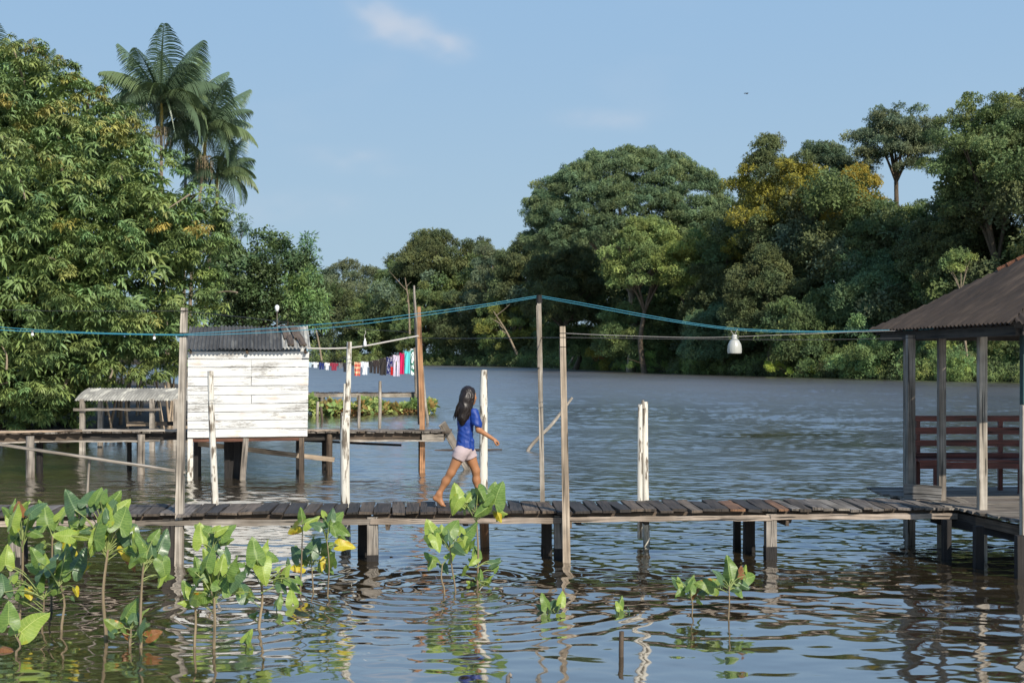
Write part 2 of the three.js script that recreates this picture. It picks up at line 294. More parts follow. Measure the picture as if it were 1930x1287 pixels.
// a crown: boughs (lumps of sprays) set over a dome; c centre, r radii, o: bough size, cover, low edge, colours
function crown(c, r, o = {}) {
  const { bough = 1.8, low = -0.7, cover = 1, size = 0.5, colors = [[0.06, 0.1, 0.035]], flat = 0.6, fill = 0.35, ragged = 0.14, front = true, patch = null } = o;
  const items = [], ends = [], area = 4 * Math.PI * Math.pow((Math.pow(r.x * r.y, 1.6) + Math.pow(r.x * r.z, 1.6) + Math.pow(r.y * r.z, 1.6)) / 3, 1 / 1.6) * (1 - low) / 2;
  const nb = Math.ceil(area / (Math.PI * bough * bough * 0.55) * cover);
  const lowEdge = c.y + r.y * low;
  const toCam = V(-c.x, 0, -c.z).normalize();
  for (let i = 0; i < nb * (1 + fill); i++) {
    const inner = i >= nb, d = onSphere(low), k = (inner ? rr(0.35, 0.75) : 1 - Math.abs(gauss()) * ragged + gauss() * ragged * 0.4);
    if (front && d.dot(toCam) < -0.45) continue;
    const b = V(c.x + d.x * r.x * k, c.y + d.y * r.y * k, c.z + d.z * r.z * k), rb = bough * rr(0.65, 1.3);
    ends.push(b);
    let base = colors[Math.floor(rnd() * colors.length)]; const bt = tint(base, 0.25, 0.12), pc = patch && patch(b);
    const n = Math.ceil(4 * Math.PI * rb * rb * flat * 1.5 / (size * size) * 0.5 * (inner ? 0.6 : 1));
    for (let j = 0; j < n; j++) {
      const e = onSphere(-0.45), q = rr(0.55, 1.05);
      items.push([b.x + e.x * rb * q, b.y + e.y * rb * q * flat, b.z + e.z * rb * q, size * rr(0.75, 1.35) * 1.25, tint(pc && rnd() < 0.8 ? pc : bt, 0.18, 0.06)]);
    }
  }
  return { items, ends };
}
function limbs(base, c, ends, r0, n = 7, fork = 0.55) {
  const f = base.clone().lerp(c, fork), list = [pole([base, base.clone().lerp(f, 0.5).add(V(gauss() * r0, 0, gauss() * r0)), f], [r0 * 1.25, r0, r0 * 0.75], 8, 0.1)];
  for (let i = 0; i < n && ends.length; i++) { const e = ends[Math.floor(rnd() * ends.length)]; const m = f.clone().lerp(e, 0.5).add(V(gauss() * r0, r0 * 1.5, gauss() * r0)); list.push(pole([f, m, e], [r0 * 0.6, r0 * 0.35, r0 * 0.12], 6, 0.1)); }
  return merged(list);
}
function tree(name, label, category, spec) {
  // spec: px, top, hw (half width), bot (underside of the crown), d, base (trunk foot row), o (crown options), r0, mat, group
  const { px, top, hw, bot, d, o = {}, geom = S_ROUND, bark = BARK, deep = 0.8, n = 7, lean = 0, fork = 0.55 } = spec;
  const a = at(px, top, d), b = at(px, bot, d), rx = hw / F * d, ry = a.y - b.y, foot = V(a.x + lean, 0.2, a.z);
  const t = thing(name, label, category, foot, 0, spec.group);
  const c = V(a.x, b.y + ry * (o.mid ?? 0.5), a.z), r = V(rx, ry * (1 - (o.mid ?? 0.5)), rx * deep);
  const made = crown(c, r, o), shift = (p) => p.clone().sub(foot);
  for (const it of made.items) { it[0] -= foot.x; it[1] -= foot.y; it[2] -= foot.z; }
  mesh('trunk', limbs(V(0, -0.3, 0), shift(c), made.ends.map(shift), spec.r0 ?? rx * 0.05 + 0.12, n, fork), bark, t);
  scatter('crown', geom, spec.leaf ?? LEAF, made.items, t, 'stuff');
  return t;
}
const G_DARK = [[0.064, 0.080, 0.032], [0.074, 0.089, 0.036]], G_MID = [[0.085, 0.115, 0.040], [0.10, 0.128, 0.046], [0.07, 0.10, 0.04]], G_LIGHT = [[0.14, 0.18, 0.06], [0.12, 0.16, 0.055]], G_GREY = [[0.090, 0.112, 0.062], [0.10, 0.122, 0.068]], G_YEL = [[0.16, 0.175, 0.042], [0.13, 0.155, 0.045]];
const GOLD = [0.195, 0.178, 0.032], tuft = (f, lim) => (b) => fbm(b.x * 0.22, b.y * 0.26, b.z * 0.22, 2) > lim ? f : null;

// the far shore, tree by tree
const T = (label, px, top, hw, bot, d, colors, more = {}, o = {}) => tree(more.name ?? 'forest_tree', label, 'tree', { px, top, hw, bot, d, ...more, o: { colors, ...o } });
T('dark domed tree at the far bend, farthest left above the hut', 662, 503, 66, 610, 305, G_GREY, {}, { bough: 2.4, size: 0.7 });
T('low dark tree at the far bend, half hidden by the bushy tree', 606, 530, 46, 640, 296, G_GREY, {}, { bough: 2.2, size: 0.7 });
T('mid-height tree between the two domed trees of the far bend', 752, 500, 52, 640, 288, G_MID, {}, { bough: 2.2, size: 0.7 });
T('tall dark domed tree above the walking girl', 845, 443, 98, 570, 288, G_DARK, {}, { bough: 2.6, size: 0.75 });
T('paler tree with bare whitish limbs right of the dark domed tree', 935, 466, 56, 640, 262, G_GREY, { bark: BARK_PALE, n: 11 }, { bough: 2, size: 0.65, cover: 0.6 });
T('dark tree left of the huge umbrella crown', 988, 446, 50, 640, 252, G_DARK, {}, { bough: 2.2, size: 0.65 });
T('huge rounded umbrella-crowned tree, broadest on the far shore', 1190, 288, 196, 500, 178, [[0.088, 0.122, 0.058], [0.10, 0.135, 0.062], [0.078, 0.11, 0.052]], { name: 'umbrella_tree', bark: BARK_PALE, n: 12, fork: 0.55, r0: 0.6 }, { bough: 1.15, size: 0.5, low: -0.35, mid: 0.34, flat: 0.5, cover: 1.3, ragged: 0.07, fill: 0.5 });
T('bright green tree under the middle of the umbrella crown', 1215, 420, 62, 560, 166, G_LIGHT, {}, { bough: 1.4 });
T('yellow-green tree under the right edge of the umbrella crown', 1300, 440, 62, 580, 163, G_YEL, {}, { bough: 1.3 });
T('dark tree under the left edge of the umbrella crown', 1062, 462, 74, 640, 196, G_DARK, {}, { bough: 1.8, size: 0.6 });
T('green riverside tree behind the thin rope pole', 1085, 540, 66, 690, 203, G_MID, {}, { bough: 1.6, size: 0.6 });
T('tree with a few golden tufts between umbrella crown and golden tree', 1376, 392, 40, 560, 158, G_MID, {}, { bough: 1.3, patch: tuft(GOLD, 0.56) });
T('tall tree hung with golden flowers, left of the two golden trees', 1466, 263, 74, 520, 150, G_DARK, { name: 'flowering_tree' }, { bough: 1.45, ragged: 0.22, patch: tuft(GOLD, 0.52) });
T('dark blue-green tree standing between the two golden trees', 1558, 262, 48, 470, 160, [[0.062, 0.086, 0.044], [0.07, 0.092, 0.048]], {}, { bough: 1.4 });
T('dull gold flowering tree, right of the two golden trees', 1614, 318, 54, 500, 146, G_MID, { name: 'flowering_tree' }, { bough: 1.3, ragged: 0.2, patch: tuft([0.215, 0.172, 0.03], 0.44) });
T('emergent tree with thin open crown and bare forked trunk', 1690, 200, 82, 345, 150, G_GREY, { name: 'emergent_tree', bark: BARK, n: 8, fork: 0.84, r0: 0.34 }, { bough: 1.1, cover: 0.9, flat: 0.5, low: -0.75, ragged: 0.28, fill: 0.8 });
T('broad green tree under the emergent tree', 1672, 372, 86, 560, 140, G_MID, {}, { bough: 1.3 });
T('towering dark tree at the right end of the far shore', 1880, 172, 118, 470, 124, [[0.085, 0.115, 0.042], [0.10, 0.128, 0.048]], { n: 6 }, { bough: 1.25, ragged: 0.26, cover: 0.95 });
T('tallest tree top cut by the right edge of the picture', 1962, 140, 62, 420, 130, G_DARK, {}, { bough: 1.2, ragged: 0.2 });
T('dark leafy tree below the towering tree at right', 1800, 400, 100, 640, 130, G_DARK, {}, { bough: 1.3 });
T('dark vine-hung tree under the left golden tree', 1462, 470, 92, 680, 145, G_DARK, {}, { bough: 1.2, flat: 1.0 });
T('bright green vine-covered tree beside the pavilion roof', 1640, 470, 80, 660, 137, [[0.095, 0.145, 0.07], [0.08, 0.125, 0.06]], {}, { bough: 1.15, flat: 0.95 });
T('dark tree in deep shade right of the yellow-green tree', 1366, 500, 74, 690, 158, G_DARK, {}, { bough: 1.3 });
T('green tree at the water under the bright green tree', 1215, 560, 84, 694, 172, G_MID, {}, { bough: 1.3 });
T('small green tree at the water behind the hanging lamp', 1360, 585, 70, 700, 154, [[0.07, 0.11, 0.055]], {}, { bough: 1.1, flat: 0.8 });
T('green tree at the water right of the hanging lamp', 1520, 560, 78, 704, 139, G_MID, {}, { bough: 1.1, flat: 0.85 });
T('small slim pale tree standing out before the dark right-hand trees', 1806, 474, 26, 520, 119, G_LIGHT, { name: 'young_tree', bark: BARK_PALE, r0: 0.11, n: 5, lean: 1.2, fork: 0.75 }, { bough: 0.7, flat: 0.4, size: 0.4, fill: 0.1 });
T('leaning pale-trunked tree left of the thin rope pole', 960, 560, 60, 680, 252, G_YEL, { bark: BARK_PALE, n: 9, lean: 3 }, { bough: 1.6, size: 0.6, cover: 0.7 });
T('round green tree over the water left of the orange pole', 700, 560, 52, 680, 285, G_MID, {}, { bough: 1.8, size: 0.65 });
T('green tree over the water behind the orange pole', 800, 545, 58, 680, 276, G_MID, {}, { bough: 1.8, size: 0.65 });
T('green tree over the water above the girl', 885, 550, 58, 684, 268, G_DARK, {}, { bough: 1.8, size: 0.65 });

// everything behind and between them that reads as one mass, and the growth along the water's edge
{
  const items = [], along = (line, t) => { const f = t * (line.length - 1), k = Math.min(line.length - 2, Math.floor(f)), u = f - k; return [mix(line[k][0], line[k + 1][0], u), mix(line[k][1], line[k + 1][1], u), line[k + 1][0] - line[k][0], line[k + 1][1] - line[k][1]]; };
  const topAt = [[560, 540], [620, 520], [700, 520], [780, 500], [850, 462], [960, 470], [1010, 440], [1080, 400], [1190, 400], [1380, 400], [1420, 320], [1500, 300], [1600, 320], [1700, 400], [1780, 400], [1820, 260], [1930, 220], [2100, 220]];
  const sky = (px) => { for (let i = 0; i + 1 < topAt.length; i++) if (px < topAt[i + 1][0]) return mix(topAt[i][1], topAt[i + 1][1], cl((px - topAt[i][0]) / (topAt[i + 1][0] - topAt[i][0]))); return 240; };
  for (let i = 0; i < 1150; i++) {
    const [x, z, dx, dz] = along(FAR, rr(1.4 / 14, 12 / 14)), l = Math.hypot(dx, dz), back = 2 + 24 * rnd(), q = V(x + dz / l * back, 0, z - dx / l * back), d = -q.z;
    if (d < 60) continue;
    const px = 965 + q.x / d * F, ymax = EYE + (HY - sky(px)) / F * d - 3, s = d > 220 ? 0.9 : 0.68, y = ymax * rnd(), rb = rr(2, 3.8), base = tint(rnd() < 0.45 ? G_DARK[1] : rnd() < 0.7 ? G_MID[0] : G_GREY[0], 0.3, 0.1);
    const n = Math.ceil(rb * rb * 8 / (s * s) * 0.55);
    for (let j = 0; j < n; j++) { const e = onSphere(-0.7), k = rr(0.4, 1.05); items.push([q.x + e.x * rb * k, Math.max(0.5, y + e.y * rb * k * 0.8), q.z + e.z * rb * k, s * rr(0.9, 1.5), tint(base, 0.2, 0.06)]); }
  }
  tag(scatter('forest', S_BIG, LEAF, items, null, 'stuff'), 'dense dark forest filling the gaps behind the far shore trees', 'forest');
  const low = [];
  for (let i = 0; i < 760; i++) {
    const u = Math.pow(rnd(), 0.8), [x, z, dx, dz] = along(FAR, mix(1.8 / 14, 11.6 / 14, u)), l = Math.hypot(dx, dz), back = rr(-0.8, 6), q = V(x + dz / l * back, 0, z - dx / l * back), d = -q.z; if (d < 50) continue;
    const px = 965 + q.x / d * F, bright = (px > 1120 && px < 1345) || (px > 1470 && px < 1570) ? 0.5 : 0.12, grass = rnd() < bright && back < 2.5;
    const rb = grass ? rr(0.5, 1.0) : rr(0.9, 2.6), y = grass ? 0.35 : rr(0.3, 1) * (0.6 + Math.max(0, back) * 0.75), s = d > 220 ? 0.7 : 0.45, base = grass ? tint([0.15, 0.2, 0.045], 0.2, 0.1) : tint(rnd() < 0.35 ? G_LIGHT[0] : rnd() < 0.5 ? G_MID[1] : G_DARK[1], 0.3, 0.12);
    const n = Math.ceil(rb * rb * 8 / (s * s) * 0.5);
    for (let j = 0; j < n; j++) { const e = onSphere(-0.5), k = rr(0.4, 1.05); low.push([q.x + e.x * rb * k * 1.3, Math.max(0.1, y + e.y * rb * k * 0.75), q.z + e.z * rb * k, s * rr(0.8, 1.4), tint(base, 0.2, 0.06)]); }
  }
  tag(scatter('undergrowth', S_ROUND, LEAF, low, null, 'stuff'), 'tangled bushes and bright grass along the far water edge', 'undergrowth');
}
// a few shrubs and pale trunks that stand out on the far shore
function shrub(label, px, d, w, h, colors, geom = S_ROUND, size = 0.4) {
  const p = at(px, HY, d); p.y = 0.1; const t = thing('shrub', label, 'shrub', p), items = [];
  for (let i = 0; i < 14; i++) { const b = V(gauss() * w * 0.4, Math.abs(gauss()) * h * 0.4 + 0.2, gauss() * w * 0.3), base = tint(colors[i % colors.length], 0.2, 0.1), rb = Math.min(w, h) * rr(0.2, 0.35); for (let j = 0; j < Math.ceil(rb * rb * 50) + 8; j++) { const e = onSphere(-0.4).multiplyScalar(rb * rr(0.3, 1.1)); items.push([b.x + e.x, Math.max(0.05, b.y + e.y), b.z + e.z, size * rr(0.7, 1.3), tint(base, 0.2, 0.08)]); } }
  const st = []; for (let i = 0; i < 6; i++) st.push(pole([V(gauss() * 0.2, -0.2, gauss() * 0.2), V(gauss() * w * 0.3, h * 0.6, gauss() * w * 0.3)], [0.05, 0.02], 5));
  mesh('stem', merged(st), BARK, t); scatter('foliage', geom, LEAF, items, t, 'stuff');
}
shrub('reddish and yellow-green shrub at the water right of the front pole', 1157, 196, 5, 4, [[0.2, 0.19, 0.04], [0.26, 0.1, 0.035], [0.13, 0.18, 0.04]], S_ROUND, 0.55);
shrub('low lime-green shrub at the water, broad, below the hanging lamp', 1260, 167, 8, 3, [[0.14, 0.2, 0.045], [0.11, 0.17, 0.05]]);
shrub('bright lime-green shrub at the water left of the pavilion', 1500, 138, 5.5, 1.8, [[0.19, 0.23, 0.04]]);
shrub('round olive shrub right of the bright lime-green shrub', 1560, 134.5, 3, 3, [[0.09, 0.13, 0.045]]);
shrub('pale leafy shrub at the water seen left of the pavilion posts', 1640, 128.5, 4, 5, [[0.11, 0.16, 0.06]], S_BIG, 0.45);
shrub('green shrub at the water seen between the pavilion posts', 1815, 118, 6, 4, [[0.10, 0.16, 0.06], [0.13, 0.17, 0.05]]);
function deadTree(label, px, py, d, h, lean, n) {
  const p = at(px, py, d), t = thing('bare_tree', label, 'bare tree', p), tip = V(lean, h, 0), list = [pole([V(0, 0, 0), tip.clone().multiplyScalar(0.55).add(V(0.3, 0, 0)), tip], [0.22, 0.16, 0.07], 6)], br = [];
  for (let i = 0; i < n; i++) { const a = tip.clone().multiplyScalar(rr(0.45, 0.9)), b = a.clone().add(V(gauss() * h * 0.2, rr(0.1, 0.35) * h, gauss() * h * 0.1)); br.push(pole([a, a.clone().lerp(b, 0.5).add(V(gauss() * 0.2, 0, 0)), b], [0.1, 0.07, 0.03], 5)); }
  mesh('trunk', list[0], BARK_PALE, t); for (const g of br) mesh('branch', g, BARK_PALE, t);
}
deadTree('pale bare trunk leaning left behind the girl and pole', 975, 668, 236, 8, -4.4, 4);
deadTree('pale forked bare limbs high left of the umbrella tree', 925, 560, 262, 10, -1.5, 5);
deadTree('pale bare trunk behind the tip of the orange pole', 772, 630, 270, 12, -1, 3);
deadTree('brownish bare drooping tree at the water right of the front pole', 1072, 690, 214, 4.2, 1.6, 9);
deadTree('pale bare trunk beside the hut roof, far behind', 606, 680, 278, 9.5, -2.2, 1);

// ---------------------------------------------------------------- left bank: mango tree, dark bushy tree, palms
{
  const D = 41.5, foot = V(-15.6, 0.3, -45), t = thing('mango_tree', 'huge mango tree with drooping glossy leaves filling the left side', 'mango tree', foot);
  // lumps of the crown: column, row, radius in pixels, distance
  const lumps = [[-150, 290, 180, 44], [-60, 330, 200, 42], [40, 240, 150, 43], [25, 195, 84, 44], [110, 260, 115, 42.5], [178, 300, 112, 42], [236, 338, 96, 42], [150, 400, 170, 40], [20, 470, 190, 39.5], [290, 430, 125, 40.5], [345, 470, 88, 41.5], [336, 425, 72, 42.5], [230, 540, 150, 39.5], [90, 620, 165, 38.8], [-90, 600, 210, 40], [330, 570, 90, 41], [210, 660, 110, 39.5], [60, 720, 120, 39.6], [20, 745, 95, 39], [110, 745, 75, 40.2], [320, 650, 70, 41.5], [-120, 740, 130, 40]];
  const C = lumps.map(([px, py, r, d]) => { const p = at(px, py, d); return [p.x, p.y, p.z, r / F * d]; });
  const inside = (x, y, z) => { let m = 1e9; for (const c of C) m = Math.min(m, Math.hypot(x - c[0], y - c[1], z - c[2]) / c[3]); return m; };
  const items = [], near = [], ends = [];
  for (const c of C) {
    const nb = Math.ceil(c[3] * c[3] * 28);
    for (let i = 0; i < nb; i++) {
      const e = onSphere(-0.8); if (e.z < -0.35 && rnd() < 0.8) continue;
      const k = 0.98 + gauss() * 0.05, p = V(c[0] + e.x * c[3] * k, c[1] + e.y * c[3] * k, c[2] + e.z * c[3] * k);
      if (p.y < 0.35 || inside(p.x, p.y, p.z) < 0.9) continue;
      if (fbm(p.x * 0.75, p.y * 0.75, p.z * 0.75, 2) < 0.43) continue;             // gaps between the boughs
      ends.push(p);
      const young = sstep(6.5, 10.5, p.y + gauss() * 0.9 - (p.x + 12) * 0.05), base = rnd() < 0.04 + 0.3 * young * (p.y > 7.5 ? 1 : 0.4) ? (rnd() < 0.3 ? [0.165, 0.145, 0.04] : [0.145, 0.155, 0.045]) : [0.096, 0.137, 0.045], bt = tint(base, 0.25, 0.14), rb = rr(0.22, 0.5), n = 7 + Math.floor(rb * 17);
      for (let j = 0; j < n; j++) { const g = onSphere(-0.5), kk = rr(0.3, 1.1) * rb; const y = p.y + g.y * kk * 0.8; if (y < 0.2) continue; items.push([p.x + g.x * kk - foot.x, y - foot.y, p.z + g.z * kk - foot.z, rr(0.45, 0.8), tint(bt, 0.16, 0.06), 0.45]); }
    }
    for (let i = 0; i < c[3] * c[3] * c[3] * 24; i++) { const e = onSphere(), k = Math.cbrt(rnd()) * 0.85; const y = c[1] + e.y * c[3] * k; if (y > 0.3) items.push([c[0] + e.x * c[3] * k - foot.x, y - foot.y, c[2] + e.z * c[3] * k - foot.z, rr(0.9, 1.3), tint([0.096, 0.137, 0.045], 0.25, 0.14), 0.6]); }
  }
  // the rosettes that show largest are meshes of their own, the rest one mass
  const open = items.map((it, i) => [i, it[2] + 0.0]).sort((a, b) => b[1] - a[1]).slice(0, 2600).filter((_, k) => k % 10 === 0).map((a) => a[0]), single = new Set(open);
  const MM = [[0.16, 0.225, 0.07], [0.185, 0.25, 0.08], [0.14, 0.2, 0.06], [0.23, 0.24, 0.075]].map((c) => leafMat(c, { roughness: 0.5, specularIntensity: 0.9, transmission: 0.14 }));
  for (const i of single) { const it = items[i], m = mesh('leaf_rosette', S_MANGO, MM[rnd() < 0.07 ? 3 : Math.floor(rnd() * 3)], t); m.position.set(it[0], it[1], it[2]); m.rotation.set(rr(-0.45, 0.45), rnd() * 6.28, rr(-0.45, 0.45)); m.scale.setScalar(it[3]); }
  scatter('crown', S_MANGO, MANGO, items.filter((_, i) => !single.has(i)), t, 'stuff');
  const tr = [pole([V(0, -0.4, 0), V(0.3, 2.2, 0.3), V(0.2, 4.4, 0)], [0.6, 0.48, 0.4], 10, 0.12)];
  mesh('trunk', tr[0], BARK, t);
  const br = [];
  for (let i = 0; i < 22; i++) { const e = ends[Math.floor(rnd() * ends.length)].clone().sub(foot), s = V(rr(0, 0.4), rr(1.5, 4.6), rr(-0.2, 0.3)), m = s.clone().lerp(e, 0.55).add(V(gauss() * 0.4, 0.5, gauss() * 0.4)); br.push(pole([s, m, e], [0.17, 0.09, 0.025], 6, 0.12)); }
  for (let i = 0; i < 40; i++) { const e = ends[Math.floor(rnd() * ends.length)].clone().sub(foot), m = e.clone().add(V(gauss() * 0.5, -0.3 + gauss() * 0.4, gauss() * 0.3 + 0.1)); br.push(pole([m, m.clone().lerp(e, 0.5).add(V(0.08, 0.05, 0)), e], [0.032, 0.024, 0.012], 5, 0.12)); }
  mesh('branch', merged(br), BARK_PALE, t, 'stuff');
  // slim trunks standing in the water under the crown
  const stems = []; for (let i = 0; i < 26; i++) { const p = at(rr(170, 345), 700, rr(40, 46)); stems.push(pole([V(p.x - foot.x, -0.6, p.z - foot.z), V(p.x - foot.x + gauss() * 0.25, rr(0.8, 2.0), p.z - foot.z)], [rr(0.03, 0.08), 0.03], 6, 0.1)); }
  mesh('root', merged(stems), W_TAN, t, 'stuff');
}
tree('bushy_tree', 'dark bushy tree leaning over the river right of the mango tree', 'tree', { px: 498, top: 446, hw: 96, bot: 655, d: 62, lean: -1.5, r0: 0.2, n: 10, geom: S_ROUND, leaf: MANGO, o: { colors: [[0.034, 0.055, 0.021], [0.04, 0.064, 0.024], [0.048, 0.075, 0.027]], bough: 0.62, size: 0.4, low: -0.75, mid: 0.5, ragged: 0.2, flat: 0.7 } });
tree('bushy_tree', 'smaller bright bushy tree reaching out beside the hut roof', 'tree', { px: 572, top: 520, hw: 38, bot: 640, d: 58, lean: -1.2, r0: 0.1, n: 7, geom: S_LONG, leaf: MANGO, o: { colors: [[0.10, 0.15, 0.045], [0.07, 0.115, 0.04]], bough: 0.42, size: 0.34, low: -0.7, mid: 0.5, ragged: 0.3, flat: 0.6 } });
tree('sapling', 'thin sparse sapling top sticking up above the bushy tree', 'sapling', { px: 566, top: 446, hw: 26, bot: 530, d: 63, lean: -1, r0: 0.07, n: 8, geom: S_LONG, leaf: MANGO, o: { colors: [[0.055, 0.095, 0.04]], bough: 0.3, size: 0.34, low: -0.5, mid: 0.5, cover: 0.5, ragged: 0.3 } });
tree('sapling', 'thin sparse sapling top just right of the mango tree', 'sapling', { px: 446, top: 404, hw: 26, bot: 470, d: 66, lean: -1, r0: 0.06, n: 8, geom: S_LONG, leaf: MANGO, o: { colors: [[0.05, 0.085, 0.045]], bough: 0.28, size: 0.3, low: -0.5, mid: 0.5, cover: 0.35, ragged: 0.3 } });

// palms: each frond an arching rachis with drooping leaflets
const PALM = leafMat([0.125, 0.19, 0.11], { roughness: 0.38, specularIntensity: 1, transmission: 0.25 }), PALM2 = leafMat([0.16, 0.22, 0.10], { roughness: 0.4, transmission: 0.3 }), STRAW = std([0.42, 0.33, 0.2]), SHAFT = std([0.34, 0.25, 0.045], { roughness: 0.5 });
function frondGeo(L, arch, hang) {
  const pos = [], idx = [], N = 42, P = (t) => V(0, L * (t * 0.55 * (1 - 0.2 * t) - arch * t * t * 0.62), L * t * (0.9 - 0.22 * arch * t));
  const quad = (a, b, c, d) => { const k = pos.length / 3; for (const v of [a, b, c, d]) pos.push(v.x, v.y, v.z); idx.push(k, k + 1, k + 2, k + 2, k + 1, k + 3); };
  for (let i = 0; i < 14; i++) { const a = P(i / 14), b = P((i + 1) / 14), w = 0.028 * (1 - i / 15), w2 = 0.028 * (1 - (i + 1) / 15); quad(a.clone().add(V(-w, 0, 0)), a.clone().add(V(w, 0, 0)), b.clone().add(V(-w2, 0, 0)), b.clone().add(V(w2, 0, 0))); quad(a.clone().add(V(0, -w, 0)), a.clone().add(V(0, w, 0)), b.clone().add(V(0, -w2, 0)), b.clone().add(V(0, w2, 0))); }
  for (let i = 0; i < N; i++) for (const s of [-1, 1]) {
    const t = 0.14 + 0.86 * (i + rr(0, 0.6)) / N, o = P(t), len = L * 0.37 * Math.sin(Math.PI * Math.min(1, 0.22 + t * 0.72)) * rr(0.85, 1.1), w = 0.0245 * L / 2.7;
    let p = o.clone(), dir = V(s * 0.82, -0.06, 0.45).normalize(), last = null;
    for (let k = 0; k <= 4; k++) { const ww = w * (k === 0 ? 0.5 : k === 4 ? 0.08 : 1 - 0.12 * k), a = p.clone().add(V(0, 0, -ww)), b = p.clone().add(V(0, ww * 0.25, ww)); if (last) quad(last[0], last[1], a, b); last = [a, b]; p.addScaledVector(dir, len / 4); dir.add(V(0, -hang * 0.5 - rnd() * 0.08, 0)).normalize(); }
  }
  return geo(pos, idx);
}
const FRONDS = [0.2, 0.55, 0.95, 1.3].map((a) => [frondGeo(1, a, 0.9), frondGeo(1, a + 0.1, 1.25)]);
function palm(label, px, py, d, L, fr, foot, skirt, n) {
  const c = at(px, py, d), b = at(foot, 690, d), base = V(b.x, 0.2, c.z), t = thing('palm_tree', label, 'palm tree', base), q = c.clone().sub(base);
  mesh('trunk', pole([V(0, -0.3, 0), q.clone().multiplyScalar(0.5).add(V(-0.15, 0, 0)), q.clone().add(V(0, -1.2, 0))], [0.10, 0.085, 0.07], 8, 0.05), BARK_PALE, t);
  mesh('crown_shaft', pole([q.clone().add(V(0, -1.25, 0)), q.clone().add(V(0.01, -0.6, 0)), q], [0.075, 0.085, 0.05], 8, 0.02), SHAFT, t);
  for (let i = 0; i < n; i++) {
    const f = i / n, tier = Math.min(3, Math.floor(f * 4)), m = mesh('frond', FRONDS[tier][i % 2], i % 3 === 1 ? PALM2 : PALM, t);
    m.position.copy(q); m.rotation.set(-(0.62 - f * 0.95) * 1.0, i * 2.399 + rr(-0.2, 0.2) + fr, rr(-0.25, 0.25), 'YXZ'); m.scale.setScalar(L * rr(0.9, 1.1));
  }
  if (skirt) { const s = []; for (let i = 0; i < 46; i++) { const a = rnd() * 6.28, r = rr(0.15, 0.42); s.push(pole([q.clone().add(V(0, -1.25, 0)), q.clone().add(V(Math.cos(a) * r, -1.2, Math.sin(a) * r)), q.clone().add(V(Math.cos(a) * r * 1.1, -1.2 - rr(0.5, 1.15), Math.sin(a) * r * 1.1))], [0.014, 0.012, 0.008], 4, 0)); } mesh('dry_flower_stalks', merged(s), STRAW, t, 'stuff'); }
  if (n > 15) mesh('spear_leaf', pole([q, q.clone().add(V(-0.15, L * 0.5, 0)), q.clone().add(V(-0.28, L * 0.92, 0))], [0.022, 0.016, 0.004], 5, 0), PALM, t);
}
palm('tallest palm with a yellow shaft, its crown above the mango tree', 303, 192, 58, 3.7, 0.3, 320, true, 25);
palm('palm with a yellow shaft, right of the tallest palm', 385, 248, 60, 3.3, 1.1, 350, true, 23);
palm('low palm with arching fronds at the right end of the palms', 408, 335, 61, 2.7, 2.2, 380, false, 20);
palm('palm partly hidden between the tallest palm and the right-hand palm', 352, 200, 62.5, 3.0, 0.9, 350, false, 18);
palm('palm crown at the left picture edge above the mango tree', -22, 128, 60, 2.6, 0.6, -20, false, 15);
palm('small palm tuft peeping over the mango tree at left', 62, 145, 62, 1.9, 1.9, 60, false, 12);
